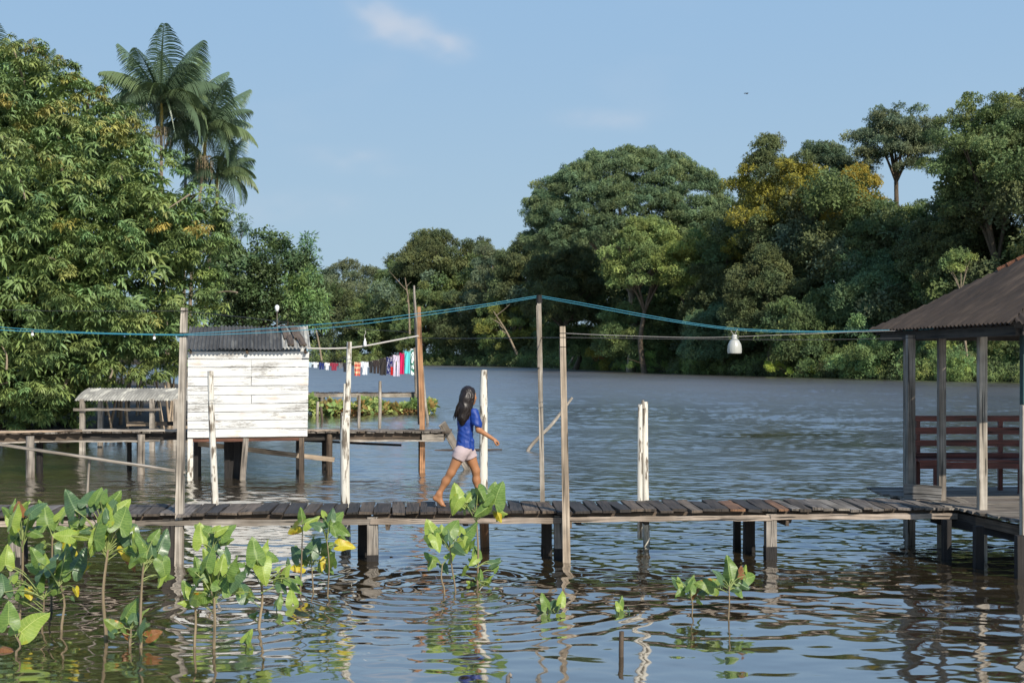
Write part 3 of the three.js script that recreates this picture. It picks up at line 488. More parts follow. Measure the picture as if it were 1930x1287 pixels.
// ---------------------------------------------------------------- boardwalk in front
const DK = 0.63;                                      // deck height
const ang = 0.063, WO = V(0, 0, -15.72);              // the front edge runs away slightly to the right
const along = (px, back = 0) => { const k = (px - 965) / F, D = 15.72 + back; return (k * D) / (Math.cos(ang) - k * Math.sin(ang)); };   // metres along the boardwalk
const onWalk = (px, back, y) => { const s = along(px, back); return V(s * Math.cos(ang) - back * Math.sin(ang), y, WO.z - s * Math.sin(ang) - back * Math.cos(ang)); };
{
  const t = thing('boardwalk', 'long low boardwalk of dark wet planks that the girl walks on', 'boardwalk', WO, ang);
  let s = along(-90); const end = along(1846);
  while (s < end) {
    const px = 965 + F * s * Math.cos(ang) / (15.72 + s * Math.sin(ang)), dry = px > 1445 || px < 335, w = dry && px > 1400 ? rr(0.13, 0.19) : rr(0.16, 0.225), l = rr(0.96, 1.06);
    const m = mesh('plank', board(w - rr(0.012, 0.028), rr(0.026, 0.034), l, 0.004, 4), px > 1440 && px < 1490 && rnd() < 0.8 ? (rnd() < 0.4 ? RUSTY : DRY[0]) : dry ? (rnd() < 0.22 ? WET[1] : DRY[px < 335 ? 1 + Math.floor(rnd() * 3) : Math.floor(rnd() * 4)]) : rnd() < 0.03 ? RUSTY : WET[Math.floor(rnd() * 3.4)], t);
    m.position.set(s + w / 2, DK - 0.016 + gauss() * 0.004, -l / 2 + rr(-0.03, 0.035)); m.rotation.set(gauss() * 0.008, gauss() * 0.02 + (px - 830) * 0.00006 * -1, gauss() * 0.012);
    s += w;
  }
  const beams = [-90, 250, 700, 1062, 1455, 1852];
  for (let i = 0; i + 1 < beams.length; i++) {
    const a = along(beams[i]), b = along(beams[i + 1]), L = b - a;
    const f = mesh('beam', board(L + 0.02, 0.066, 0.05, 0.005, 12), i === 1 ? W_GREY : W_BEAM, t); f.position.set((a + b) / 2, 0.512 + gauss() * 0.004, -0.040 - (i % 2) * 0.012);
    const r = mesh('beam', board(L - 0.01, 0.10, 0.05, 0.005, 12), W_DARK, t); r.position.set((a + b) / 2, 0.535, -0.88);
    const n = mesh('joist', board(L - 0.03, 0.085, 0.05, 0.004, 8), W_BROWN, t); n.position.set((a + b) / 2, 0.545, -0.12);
  }
  const post = (px, back, w, m, lean = 0, top = 0.56) => { const x = along(px, back), p = mesh('post', pole([V(x + lean, -0.7, -back), V(x, top, -back)], [w, w * 0.97], 4, 0.03, true), m, t), h = rr(0.08, 0.15); mesh('wet_band', pole([V(x + lean, -0.6, -back), V(x, h, -back)], [w * 1.035, w * 1.03], 4, 0.02, true), W_BLACK, t); return p; };
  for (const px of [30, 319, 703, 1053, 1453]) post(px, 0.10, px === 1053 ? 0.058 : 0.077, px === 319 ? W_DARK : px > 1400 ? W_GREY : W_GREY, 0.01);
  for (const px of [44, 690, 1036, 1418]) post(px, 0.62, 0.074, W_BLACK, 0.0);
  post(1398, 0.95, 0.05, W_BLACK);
  for (const px of [736, 1072, 1473]) { const c = mesh('cross_beam', board(0.05, 0.075, 0.95, 0.004), W_BROWN, t); c.position.set(along(px, 0.4), 0.44, -0.5); }
  for (const px of [255, 330, 560, 880, 1090, 1216, 1480]) { const c = mesh('cross_beam', board(0.06, 0.06, 0.9, 0.004), W_DARK, t); c.position.set(along(px, 0.4), 0.462, -0.55); }
}

// ---------------------------------------------------------------- poles: rows are [name, label, category, [[px, py, radius px], ...], distance, material, square]
function standing(name, label, pts, d, mat, o = {}) {
  const P = pts.map(([px, py]) => at(px, py, o.depths ? o.depths[pts.findIndex((q) => q[0] === px && q[1] === py)] : d)), foot = P[P.length - 1].clone(), t = thing(name, label, o.cat ?? 'pole', foot);
  if (!o.dry) P.push(P[P.length - 1].clone().add(V((P[P.length - 1].x - P[P.length - 2].x) * 0.1, -0.8, 0)));
  const R = pts.map((q) => q[2] / F * d); if (!o.dry) R.push(R[R.length - 1]);
  mesh('shaft', pole(P.map((p) => p.clone().sub(foot)), R, o.square ? 4 : 10, o.rough ?? 0.07, o.square), mat, t);
  return [t, foot];
}
let p1;
p1 = standing('wooden_post', 'tall square grey post in front of the boardwalk, left of the hut', [[346.5, 580, 6.3], [343, 730, 7], [339, 900, 7.8], [337, 1062, 8.2]], 15.56, W_PALE, { square: true, cat: 'post', rough: 0.03 });
for (const [py, h] of [[586, 1], [628, 2], [634, 1]]) for (let k = 0; k < h; k++) { const q = at(345, py + k * 3, 15.56).sub(p1[1]); const b = mesh('wire_binding', new THREE.TorusGeometry(0.063, 0.005, 5, 4), W_BLACK, p1[0]); b.position.copy(q); b.rotation.set(Math.PI / 2, 0, Math.PI / 4); }
standing('white_pole', 'short crooked whitewashed pole standing before the hut wall', [[396, 699, 5.5], [398, 780, 6], [402, 880, 6.6], [405, 960, 7], [404, 1020, 7]], 16.95, LIME);
p1 = standing('white_pole', 'tall thick whitewashed pole between hut and orange pole', [[658, 644, 4.6], [656, 720, 5.4], [654, 779, 6.2], [650, 786, 9.2], [650, 900, 9], [652, 1030, 9]], 16.95, LIME);
mesh('side_strip', pole([at(649, 723, 16.9).sub(p1[1]), at(648, 800, 16.9).sub(p1[1])], [0.013, 0.017], 6), LIME, p1[0]);
standing('white_pole', 'thick round whitewashed pole right behind the walking girl', [[912, 697, 7], [911, 780, 7.6], [911, 900, 8.4], [912, 952, 8.6]], 16.95, LIME, { dry: true });
standing('rust_brown_post', 'rusty brown post below the boardwalk under the whitewashed pole', [[912, 968, 8.8], [914, 1045, 8.8]], 16.92, W_ORANGE, { cat: 'post' });
p1 = standing('rope_pole', 'tall thin pole carrying the blue ropes at its tip', [[1016, 557, 4.2], [1018, 690, 5], [1021, 860, 4.6], [1023, 962, 5]], 16.85, W_PALE, { square: true, dry: true, rough: 0.04 });
mesh('tip_binding', pole([at(1016.2, 556, 16.85).sub(p1[1]), at(1016.6, 571, 16.85).sub(p1[1])], [0.038, 0.04], 8), W_BLACK, p1[0]);
mesh('splint', pole([at(1013, 575, 16.8).sub(p1[1]), at(1015.4, 692, 16.8).sub(p1[1])], [0.018, 0.02], 4, 0.03, true), W_GREY, p1[0]);
p1 = standing('wooden_post', 'square tan post in front of the boardwalk, right of the rope pole', [[1060.5, 615, 5.8], [1063, 760, 6.8], [1066, 930, 7.6], [1068, 1060, 8.2]], 15.62, wood([0.85, 0.72, 0.58]), { square: true, cat: 'post', rough: 0.03 });
for (const py of [628, 636, 654]) { const b = mesh('wire_binding', new THREE.TorusGeometry(0.052, 0.004, 5, 4), W_BLACK, p1[0]); b.position.copy(at(1061, py, 15.62).sub(p1[1])); b.rotation.set(Math.PI / 2, 0, Math.PI / 4); }
p1 = standing('double_white_pole', 'pair of whitewashed poles bound together beyond the boardwalk at right', [[1216, 757, 5.6], [1216, 860, 6.2], [1217, 940, 6.2], [1219, 1025, 6.4]], 17.0, LIME, { rough: 0.05 });
mesh('shaft', pole([at(1207, 762, 16.95).sub(p1[1]), at(1207, 850, 16.95).sub(p1[1]), at(1207, 1015, 16.95).sub(p1[1])], [0.031, 0.036, 0.038], 5, 0.06), LIME, p1[0]);
mesh('notched_tip', pole([at(1212, 754, 16.97).sub(p1[1]), at(1213, 770, 16.97).sub(p1[1])], [0.018, 0.03], 5, 0.1), W_GREY, p1[0]);
standing('orange_pole', 'tall orange-brown pole at the end of the middle jetty', [[790, 578, 3.2], [791, 640, 4.6], [795, 760, 5.5], [796, 850, 5.3], [796, 890, 5.2]], 27.4, W_ORANGE, { square: true, rough: 0.06 });
standing('dark_thin_pole', 'very thin dark pole rising beside the orange pole tip', [[780, 538, 1.8], [783, 600, 3], [788, 700, 3.4], [790, 800, 3]], 27.7, W_GREY, { dry: true });
standing('leaning_stick', 'thin stick leaning against the foot of the orange pole', [[796, 690, 2.2], [801, 760, 3], [805, 790, 3]], 46, W_PALE, { cat: 'stick' });
standing('leaning_stick', 'pale crooked stick leaning in open water behind the rope pole', [[1079, 749, 2.4], [1040, 800, 3.2], [995, 849, 3.6]], 33.6, W_PALE, { cat: 'stick' });
standing('stake', 'short dark stake standing alone in the front water at right', [[1172, 1190, 4.6], [1171, 1240, 4.6]], 10.8, W_BROWN, { cat: 'stake' });
standing('stake', 'tip of a broken stick breaking the water at the bottom edge', [[964, 1276, 4], [957, 1284, 4.6]], 9.95, W_GREY, { cat: 'stake' });
standing('stake', 'slim stake with knobbed top in the water between the middle and far jetty', [[716, 718, 2.8], [716, 760, 3], [715, 810, 3]], 42.7, W_PALE, { cat: 'stake' });
standing('stake', 'slim stake in the water just right of the thick whitewashed pole', [[677, 745, 2.6], [676, 803, 2.8]], 44.9, W_PALE, { cat: 'stake' });
standing('stake', 'slim stake in the water close to the right hut wall', [[598.5, 757, 2.6], [597.5, 787, 2.6]], 50.7, W_PALE, { cat: 'stake' });
standing('stake', 'short crooked stake beside the hyacinth mat near the hut', [[604, 766, 2.4], [607, 792, 2.4]], 48.8, W_BROWN, { cat: 'stake' });
{ const p = at(882, 849.5, 33.6), t = thing('floating_stick', 'long thin stick floating on the water behind the girl', 'stick', p); mesh('stick', pole([V(-0.88, 0.02, 0.05), V(0, 0.03, 0), V(0.9, 0.03, -0.03)], [0.02, 0.03, 0.022], 6), W_BROWN, t); }
{ // slanting rail and its prop at left
  const a = at(-60, 829, 15.55), b = at(334, 888, 15.55), t = thing('slanting_rail', 'thin pale rail slanting down to the tall square post at left', 'rail', b);
  mesh('rail', pole([V(0.1, -0.017, 0), a.clone().sub(b).multiplyScalar(0.5), a.clone().sub(b)], [0.021, 0.021, 0.021], 5, 0.04), W_PALE, t);
  mesh('prop', pole([at(168, 863, 15.6).sub(b), at(163, 950, 15.75).sub(b), at(159, 1040, 16.2).sub(b)], [0.017, 0.018, 0.018], 5, 0.05), W_PALE, t);
}
{ const a = at(836, 803, 27.3), b = at(882, 884, 28.0), t = thing('leaning_board', 'weathered grey board leaning off the end of the middle jetty', 'board', b), m = mesh('board', board(0.17, a.distanceTo(b) + 0.35, 0.05, 0.006, 8), W_GREY, t); m.position.copy(a.clone().sub(b).multiplyScalar(0.42)); m.quaternion.setFromUnitVectors(V(0, 1, 0), a.clone().sub(b).normalize()); m.rotateY(0.5); }

// ---------------------------------------------------------------- middle jetty
const MJ = 0.90;
{
  const t = thing('jetty', 'middle jetty running from the left edge past the hut', 'jetty', V(0, 0, -27.2));
  const X = (px, d = 27.2) => (px - 965) / F * d; let x = X(-70);
  while (x < X(838)) {
    const px = 965 + x / 27.2 * F, w = rr(0.18, 0.26), dz = px < 150 ? (150 - px) * 0.0045 : 0;
    const m = mesh('plank', board(w - rr(0.02, 0.04), 0.03, 1.0, 0.004, 3), rnd() < 0.35 ? WET[3] : DRY[Math.floor(rnd() * 4)], t); m.position.set(x + w / 2, MJ - 0.015 + gauss() * 0.004, -0.5 + dz + rr(-0.02, 0.02)); m.rotation.y = gauss() * 0.015; x += w;
  }
  const run = (name, a, b, y, h, dep, z, mat, za = 0, zb = 0) => { const A = V(X(a), y, z + za), B = V(X(b), y, z + zb), m = mesh(name, board(A.distanceTo(B), h, dep, 0.005, 10), mat, t); m.position.copy(A.clone().lerp(B, 0.5)); m.rotation.y = Math.atan2(-(B.z - A.z), B.x - A.x); };
  run('edge_board', -70, 150, MJ + 0.02, 0.035, 0.22, -0.08, wood([0.72, 0.56, 0.42]), 1.0, 0.0); run('edge_board', 150, 345, MJ + 0.02, 0.035, 0.20, -0.10, W_PALE); run('edge_board', 578, 640, MJ + 0.022, 0.035, 0.2, -0.10, W_BEAM);
  run('joist', -70, 150, 0.78, 0.15, 0.05, -0.16, W_BROWN, 1.0, 0.0); run('joist', 150, 345, 0.78, 0.15, 0.05, -0.16, W_DARK); run('joist', 345, 640, 0.78, 0.15, 0.05, -0.17, W_DARK); run('joist', 640, 838, 0.79, 0.16, 0.05, -0.13, W_BROWN);
  run('beam', -70, 82, 0.70, 0.03, 0.06, -0.03, W_PALE, 1.0, 0.3); run('beam', 82, 300, 0.70, 0.03, 0.06, -0.03, W_GREY, 0.25, 0.0); run('beam', 640, 836, 0.705, 0.035, 0.06, -0.02, W_PALE); run('beam', 795, 836, 0.77, 0.14, 0.03, -0.02, W_PALE);
  run('edge_board', 640, 838, MJ + 0.02, 0.03, 0.14, -0.09, DRY[1]);
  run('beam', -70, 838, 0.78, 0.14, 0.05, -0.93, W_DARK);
  const post = (px, d, r, mat, top = 0.84, lean = 0) => mesh('post', pole([V(X(px, d) + lean, -0.7, 27.2 - d), V(X(px, d), top, 27.2 - d)], [r, r * 0.94], 9, 0.14), mat, t);
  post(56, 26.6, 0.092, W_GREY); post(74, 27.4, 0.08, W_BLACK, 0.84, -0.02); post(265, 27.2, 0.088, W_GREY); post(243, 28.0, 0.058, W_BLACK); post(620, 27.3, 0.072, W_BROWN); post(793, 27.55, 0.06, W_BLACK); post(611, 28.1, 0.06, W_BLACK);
  const c = mesh('cross_beam', board(2.2, 0.05, 0.05), W_BLACK, t); c.position.set(X(655), 0.62, -0.55); c.rotation.z = -0.05;
}
// ---------------------------------------------------------------- the hut
{
  const D = 25.85, s = F / D, base = at(468, HY, D); base.y = 0;
  const t = thing('hut', 'small white plank hut on stilts with a dark corrugated roof', 'hut', base, 0.195), L = (px, py, dz = 0) => V((px - 468) / s, EYE + (HY - py) / s, dz);
  const rows = [662, 677, 692, 709.5, 727, 744, 760.5, 776, 791.7, 807.5, 824], depth = 1.35;
  rows.slice(0, -1).forEach((y, i) => {
    const a = L(356.5 - 0.15 * i * 0.2, rows[i + 1]), b = L(580.5 - i * 0.32, y), h = b.y - a.y - 0.012, cut = i === 1 || i === 2 || i === 3 || i === 5 ? 473.5 + rr(-0.5, 0.5) : 0, cuts = cut ? [[a.x, L(cut, 0).x - 0.003], [L(cut, 0).x + 0.003, b.x]] : [[a.x, b.x]];
    for (const [u, v] of cuts) { const m = mesh('wall_board', board(v - u, h, 0.022, 0.0025, 6), PAINT, t); m.position.set((u + v) / 2, a.y + 0.006 + h / 2, -0.011 + gauss() * 0.004); m.rotation.x = 0.022; }
  });
  const x0 = L(356.5, 0).x, x1 = L(580, 0).x, y0 = L(0, 824).y, y1 = L(0, 664).y;
  const bk = mesh('rear_wall', board(x1 - x0, y1 - y0 + 0.3, 0.03, 0.002), PAINT, t); bk.position.set((x0 + x1) / 2, (y0 + y1) / 2 + 0.15, -depth);
  for (const x of [x0 + 0.014, x1 - 0.02]) rows.slice(0, -1).forEach((y, i) => { const a = L(0, rows[i + 1]).y, b = L(0, y).y, m = mesh('wall_board', board(0.022, b - a - 0.008, depth - 0.045, 0.002, 4), PAINT, t); m.position.set(x - (i * 0.32 / s) * (x > 0 ? 1 : 0), (a + b) / 2, -depth / 2 - 0.01); });
  for (const x of [x0 + 0.05, x1 - 0.07]) { const m = mesh('frame_post', board(0.06, y1 - y0, 0.06), W_DARK, t); m.position.set(x, (y0 + y1) / 2, -0.065); }
  const fl = mesh('floor', board(x1 - x0 - 0.06, 0.05, depth - 0.08), W_BROWN, t); fl.position.set((x0 + x1) / 2, y0 - 0.0, -depth / 2);
  const sill = mesh('floor_beam', board(x1 - x0 - 0.12, 0.06, 0.06, 0.004, 8), wood([0.30, 0.13, 0.08]), t); sill.position.set((x0 + x1) / 2 - 0.04, y0 - 0.055, -0.06);
  // corrugated roof: sheets sloping up to the rear
  const R0 = V(L(352, 0).x, L(0, 660).y + 0.0, 0.15), slope = 0.29, RL = 1.72, corr = (w, flip) => {
    const pos = [], idx = [], uv = [], n = Math.round(w / 0.0105), pitch = 0.077; const ou = rnd() * 4, ov = rnd() * 4;
    for (let j = 0; j <= 3; j++) for (let i = 0; i <= n; i++) { const x = i / n * w, q = j / 3 * RL; pos.push(x, q * Math.sin(slope) + 0.017 * Math.sin(x / pitch * 6.283 + flip), -q * Math.cos(slope)); uv.push(x * 0.6 + ou, q * 0.3 + ov); }
    for (let j = 0; j < 3; j++) for (let i = 0; i < n; i++) { const a = j * (n + 1) + i, b = a + n + 1; idx.push(a, a + 1, b, b, a + 1, b + 1); }
    return geo(pos, idx, uv);
  };
  const ROOF = std([0.14, 0.138, 0.138], { map: cementMap, bumpMap: grit, bumpScale: 0.01 }), ROOF2 = std([0.58, 0.56, 0.53], { map: cementMap });
  let x = R0.x; [0.66, 0.62, 0.64].forEach((w, i) => { const m = mesh('roof_sheet', corr(w + 0.06, 0), ROOF, t); m.position.set(x, R0.y + (i % 2) * 0.016 + 0.012, R0.z); x += w; });
  { const m = mesh('roof_sheet', corr(L(583, 0).x - x, 0), ROOF2, t); m.position.set(x, R0.y + 0.034, R0.z); m.userData.label = 'pale newer roof sheet at the right end'; }
  const slab = (px, w, l, q, rz) => { const m = mesh('loose_board', board(w, 0.025, l), W_BROWN, t); m.position.set(L(px, 0).x, R0.y + Math.sin(slope) * q + 0.072, R0.z - Math.cos(slope) * q); m.rotation.set(slope, rz, 0, 'YXZ'); };
  slab(537, 0.13, 0.95, 1.1, 0.10); slab(545.5, 0.12, 0.75, 0.5, 0.06); slab(557, 0.17, 0.95, 1.12, 0.12); slab(566, 0.14, 0.8, 0.52, 0.12);
  for (const px of [362, 465, 574]) { const m = mesh('rafter', board(0.05, 0.06, RL - 0.1), W_BROWN, t); m.position.set(L(px, 0).x, R0.y + Math.sin(slope) * RL / 2 - 0.058, R0.z - Math.cos(slope) * RL / 2); m.rotation.x = slope; }
  const rb = mesh('ridge_board', board(x1 - x0, 0.08, 0.03), W_BROWN, t); rb.position.set((x0 + x1) / 2, y1 + 0.42, -depth + 0.02);
  const st = (px, z, r, mat, ex = 0) => mesh('stilt', pole([V(L(px, 0).x + ex, -0.7, z), V(L(px, 0).x, y0 - 0.02, z)], [r, r * 0.94], 4, 0.05, true), mat, t);
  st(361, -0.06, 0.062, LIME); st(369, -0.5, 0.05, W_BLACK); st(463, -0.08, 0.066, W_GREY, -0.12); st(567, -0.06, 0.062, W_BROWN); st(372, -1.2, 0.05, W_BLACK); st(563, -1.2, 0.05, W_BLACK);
  for (let i = 0; i < 4; i++) { const m = mesh('shaft_board', board(0.12, 1.1, 0.03, 0.004, 4), W_BLACK, t); m.position.set(L(427 + i * 9.2, 0).x, y0 - 0.58, -0.6 - (i % 2) * 0.03); }
  { const a = L(366, 838, -0.7), b = L(632, 874, -0.62), m = mesh('brace', board(a.distanceTo(b), 0.1, 0.03, 0.004, 6), W_TAN, t); m.position.copy(a.clone().lerp(b, 0.5)); m.rotation.z = Math.atan2(b.y - a.y, b.x - a.x); }
  const an = L(522, 612, -1.1); mesh('lamp_rod', pole([an.clone().add(V(0, -0.2, 0)), an.clone().add(V(0, 0.32, 0))], [0.012, 0.01], 6, 0), W_GREY, t);
  const bu = mesh('bulb', new THREE.LatheGeometry([[0.001, -0.06], [0.03, -0.05], [0.036, -0.02], [0.05, 0.02], [0.045, 0.06], [0.02, 0.085], [0.001, 0.09]].map(([a, b]) => new THREE.Vector2(a, b)), 14), std([0.75, 0.75, 0.74], { roughness: 0.25 }), t); bu.position.copy(an).add(V(0, 0.36, 0));
}
// ---------------------------------------------------------------- low boat shelter behind the middle jetty at left
{
  const D = 33.5, p = at(240, HY, D); p.y = 0; const t = thing('boat_shelter', 'low open shelter with a pale sheet roof on thin posts', 'shelter', p), s = F / D, L = (px, py, dz = 0) => V((px - 240) / s, EYE + (HY - py) / s, dz);
  const pos = [], idx = [], uv = []; const a = L(139, 755), b = L(148, 733, -0.75), w = L(372, 0).x - a.x, n = 220;
  for (let j = 0; j <= 6; j++) for (let i = 0; i <= n; i++) { const u = i / n, v = j / 6; pos.push(mix(a.x, b.x, v) + u * w, mix(a.y, b.y, v) + 0.05 * Math.sin(v * Math.PI) + 0.010 * Math.sin(u * w / 0.075 * 6.283), -0.75 * v); uv.push(u * w * 0.5, v * 0.4); }
  for (let j = 0; j < 6; j++) for (let i = 0; i < n; i++) { const k = j * (n + 1) + i, q = k + n + 1; idx.push(k, k + 1, q, q, k + 1, q + 1); }
  mesh('roof', geo(pos, idx, uv), std([0.60, 0.57, 0.52], { map: cementMap }), t);
  mesh('roof', geo(pos.map((v, i) => i % 3 === 2 ? -1.5 - v : v), idx, uv), std([0.60, 0.57, 0.52], { map: cementMap }), t);
  for (const [px, dz, y] of [[153, -0.05, 752], [285, -0.05, 752], [157, -1.35, 752], [330, -0.05, 752]]) mesh('post', pole([V(L(px, 0).x, -0.7, dz), L(px, y, dz)], [0.075, 0.062], 4, 0.05, true), W_PALE, t);
  const r1 = mesh('rail', board(L(303, 0).x - L(139, 0).x, 0.06, 0.05, 0.006, 8), W_GREY, t); r1.position.set(L(221, 0).x, L(0, 771.5).y, 0.06);
  const r2 = mesh('seat_board', board(L(283, 0).x - L(230, 0).x, 0.10, 0.25), W_TAN, t); r2.position.set(L(256, 0).x, L(0, 801).y, -0.5);
  const r3 = mesh('seat_board', board(1.4, 0.09, 0.3), W_BLACK, t); r3.position.set(L(330, 0).x, L(0, 801).y, -0.7);
}
// ---------------------------------------------------------------- far jetty with washing line and hyacinths
{
  const D = 54.5, p = at(690, HY, D); p.y = 0; const t = thing('far_jetty', 'farthest jetty, low and pale edged, under the washing line', 'jetty', p), X = (px) => (px - 690) / F * D; let x = X(540);
  while (x < X(790)) { const w = rr(0.17, 0.24), m = mesh('plank', board(w - 0.02, 0.035, 0.95), WET[Math.floor(rnd() * 4)], t); m.position.set(x + w / 2, 0.855 + gauss() * 0.008, -0.45); x += w; }
  const b = mesh('beam', board(X(790) - X(540), 0.15, 0.05, 0.006, 10), W_PALE, t); b.position.set((X(540) + X(790)) / 2, 0.76, 0.01);
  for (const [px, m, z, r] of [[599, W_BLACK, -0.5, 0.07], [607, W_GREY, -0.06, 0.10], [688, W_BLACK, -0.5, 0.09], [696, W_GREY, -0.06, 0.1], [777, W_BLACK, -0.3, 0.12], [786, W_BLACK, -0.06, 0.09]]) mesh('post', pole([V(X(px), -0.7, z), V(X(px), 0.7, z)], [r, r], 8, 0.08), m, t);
  const q = at(784, 742, D - 0.3).sub(p), u = at(781, 655, D - 0.3).sub(p); mesh('line_pole', pole([q, u], [0.06, 0.045], 7, 0.05), W_GREY, t);
}
{
  const items = [], brown = [], P = at(698, HY, 53.4); P.y = 0;
  for (let i = 0; i < 620; i++) { const px = rr(580, 815), x = (px - 965) / F * 53.4, z = -53.4 + gauss() * 0.35; items.push([x, rr(0.05, 0.38) * (0.6 + 0.9 * n3(px * 0.06, 1)), z, rr(0.5, 1.1), tint(rnd() < 0.2 ? [0.17, 0.12, 0.04] : rnd() < 0.55 ? [0.22, 0.25, 0.08] : [0.13, 0.18, 0.055], 0.2, 0.1), 0.8]); }
  for (let i = 0; i < 260; i++) { const px = rr(640, 800), x = (px - 965) / F * 53.1; brown.push([x, rr(0.02, 0.14), -53.0 + gauss() * 0.15, rr(0.35, 0.6), tint([0.15, 0.085, 0.035], 0.3), 0.8]); }
  tag(scatter('water_hyacinth', spray(7, 0.14, 0.3, 0.2), LEAF, [...items, ...brown], null, 'stuff'), 'floating mat of water hyacinth with brown edge under the far jetty', 'water plants');
}
// washing: cloth panels hung from the line
{
  const dAt = (px) => mix(76, 54.2, cl((px - 575) / 210)), lineY = (px) => px < 640 ? mix(682, 684.5, (px - 578) / 62) : px < 700 ? mix(684.5, 681, (px - 640) / 60) : px < 745 ? mix(681, 670, (px - 700) / 45) : mix(670, 656, (px - 745) / 39);
  const pts = []; for (let px = 572; px <= 784; px += 8) pts.push(at(px, lineY(px), dAt(px)));
  const ln = thing('washing_line', 'thin washing line strung over the far jetty', 'line', pts[0]); mesh('line', tube(pts.map((q) => q.clone().sub(pts[0])), 0.012, 4, 60), std([0.25, 0.2, 0.16]), ln);
  const FAB = new Map(), fab = (c) => { const k = c.join(); if (!FAB.has(k)) FAB.set(k, std(c, { roughness: 0.95 })); return FAB.get(k); };
  const panel = (out, x0, x1, y0, y1, f) => {             // a hanging panel with vertical folds: thickness from two faces
    const n = 10, m = 6, k = out.pos.length / 3;
    for (let j = 0; j <= m; j++) for (let i = 0; i <= n; i++) { const u = i / n, v = j / m, z = f * Math.sin(u * 9 + x0 * 7 + v) * (0.3 + v); out.pos.push(mix(x0, x1, u) + f * 0.4 * Math.sin(v * 3 + u * 2), mix(y0, y1, v) + 0.01 * Math.sin(u * 12), z); out.uv.push(u, v); }
    for (let j = 0; j < m; j++) for (let i = 0; i < n; i++) { const a = k + j * (n + 1) + i, b = a + n + 1; out.idx.push(a, b, a + 1, a + 1, b, b + 1); }
  };
  const hang = (label, cat, kind, px0, px1, py1, c, map) => {
    const px = (px0 + px1) / 2, d = dAt(px), top = at(px, lineY(px), d), w = (px1 - px0) / F * d, h = (py1 - lineY(px)) / F * d, o = { pos: [], idx: [], uv: [] };
    if (kind === 'trousers') { panel(o, -w / 2, w / 2, 0.01, -h * 0.28, 0.02); panel(o, -w / 2, -w * 0.06, -h * 0.27, -h, 0.025); panel(o, w * 0.06, w / 2, -h * 0.27, -h, 0.025); }
    else if (kind === 'shirt') { panel(o, -w * 0.32, w * 0.32, 0.01, -h, 0.025); panel(o, -w / 2, -w * 0.30, -0.01, -h * 0.42, 0.015); panel(o, w * 0.30, w / 2, -0.01, -h * 0.42, 0.015); }
    else if (kind === 'shorts') { panel(o, -w / 2, w / 2, 0.01, -h * 0.45, 0.02); panel(o, -w / 2, -w * 0.05, -h * 0.44, -h, 0.02); panel(o, w * 0.05, w / 2, -h * 0.44, -h, 0.02); }
    else panel(o, -w / 2, w / 2, 0.01, -h, 0.03);
    const t = thing(cat.replace(/ /g, '_'), label, cat, top); mesh('cloth', geo(o.pos, o.idx, o.uv), map ? std([1, 1, 1], { map, roughness: 0.95 }) : fab(c), t);
    if (kind === 'shirt' && px > 690 && px < 700) 0;
    const peg = mesh('peg', new THREE.CylinderGeometry(0.012, 0.02, 0.07, 5), W_PALE, t); peg.position.set(w * 0.3, 0.01, 0.02);
  };
  const plaid = tex(64, 64, (u, v) => { const a = Math.floor(u * 6) % 2, b = Math.floor(v * 6) % 2; return a && b ? [0.72, 0.2, 0.2] : a || b ? [0.85, 0.55, 0.45] : [0.88, 0.82, 0.66]; }), navyp = tex(64, 64, (u, v) => n3(u * 14, v * 14, 2) > 0.68 ? [0.75, 0.76, 0.8] : [0.06, 0.1, 0.36]), flag = tex(64, 64, (u, v) => v < 0.55 ? (n3(u * 8, v * 14) > 0.6 ? [0.85, 0.8, 0.82] : [0.08, 0.1, 0.36]) : [0.78, 0.14, 0.12]), leafp = tex(64, 64, (u, v) => { const q = n3(u * 7, v * 14, 5); return q > 0.62 ? [0.1, 0.38, 0.3] : q > 0.5 ? [0.55, 0.75, 0.7] : [0.88, 0.9, 0.9]; });
  hang('pale blue-white shirt, first on the washing line beside the hut', 'shirt', 'shirt', 580, 588, 692, [0.55, 0.66, 0.74]);
  hang('white shirt between the pale blue shirt and the small navy shorts', 'shirt', 'shirt', 588, 600, 693, [0.72, 0.76, 0.8]);
  hang('small navy shorts between two white shirts on the line', 'shorts', 'shorts', 601, 610, 696, [0.02, 0.035, 0.16]);
  hang('white shirt left of the maroon shirt on the washing line', 'shirt', 'shirt', 611, 621, 697, [0.78, 0.78, 0.8]);
  hang('maroon red shirt on the washing line', 'shirt', 'shirt', 621, 637, 698, [0.28, 0.03, 0.06]);
  hang('small grey cloth right of the maroon shirt', 'cloth', 'cloth', 638, 645, 694, [0.2, 0.2, 0.21]);
  hang('black shirt left of the thick whitewashed pole on the line', 'shirt', 'shirt', 645, 655, 701, [0.03, 0.03, 0.036]);
  hang('red and cream plaid shirt on the washing line', 'shirt', 'cloth', 667, 679, 708, [1, 1, 1], plaid);
  hang('white long-sleeved shirt right of the plaid shirt', 'shirt', 'shirt', 679, 695, 706, [0.72, 0.76, 0.82]);
  hang('small black shirt right of the white long-sleeved shirt', 'shirt', 'shirt', 694, 704, 703, [0.03, 0.03, 0.032]);
  hang('black-brown shorts on the washing line', 'shorts', 'shorts', 703, 715, 704, [0.04, 0.03, 0.028]);
  hang('long black trousers on the washing line', 'trousers', 'cloth', 715, 728, 707, [0.028, 0.024, 0.022]);
  hang('navy patterned dress on the washing line', 'dress', 'cloth', 728, 736, 705, [1, 1, 1], navyp);
  hang('narrow blue and red cloth on the washing line', 'cloth', 'cloth', 735.5, 741, 707, [1, 1, 1], flag);
  hang('pale lilac trousers on the washing line', 'trousers', 'trousers', 740.5, 753, 709, [0.62, 0.55, 0.66]);
  hang('crimson towel on the washing line', 'towel', 'cloth', 752.5, 761.5, 705, [0.55, 0.01, 0.09]);
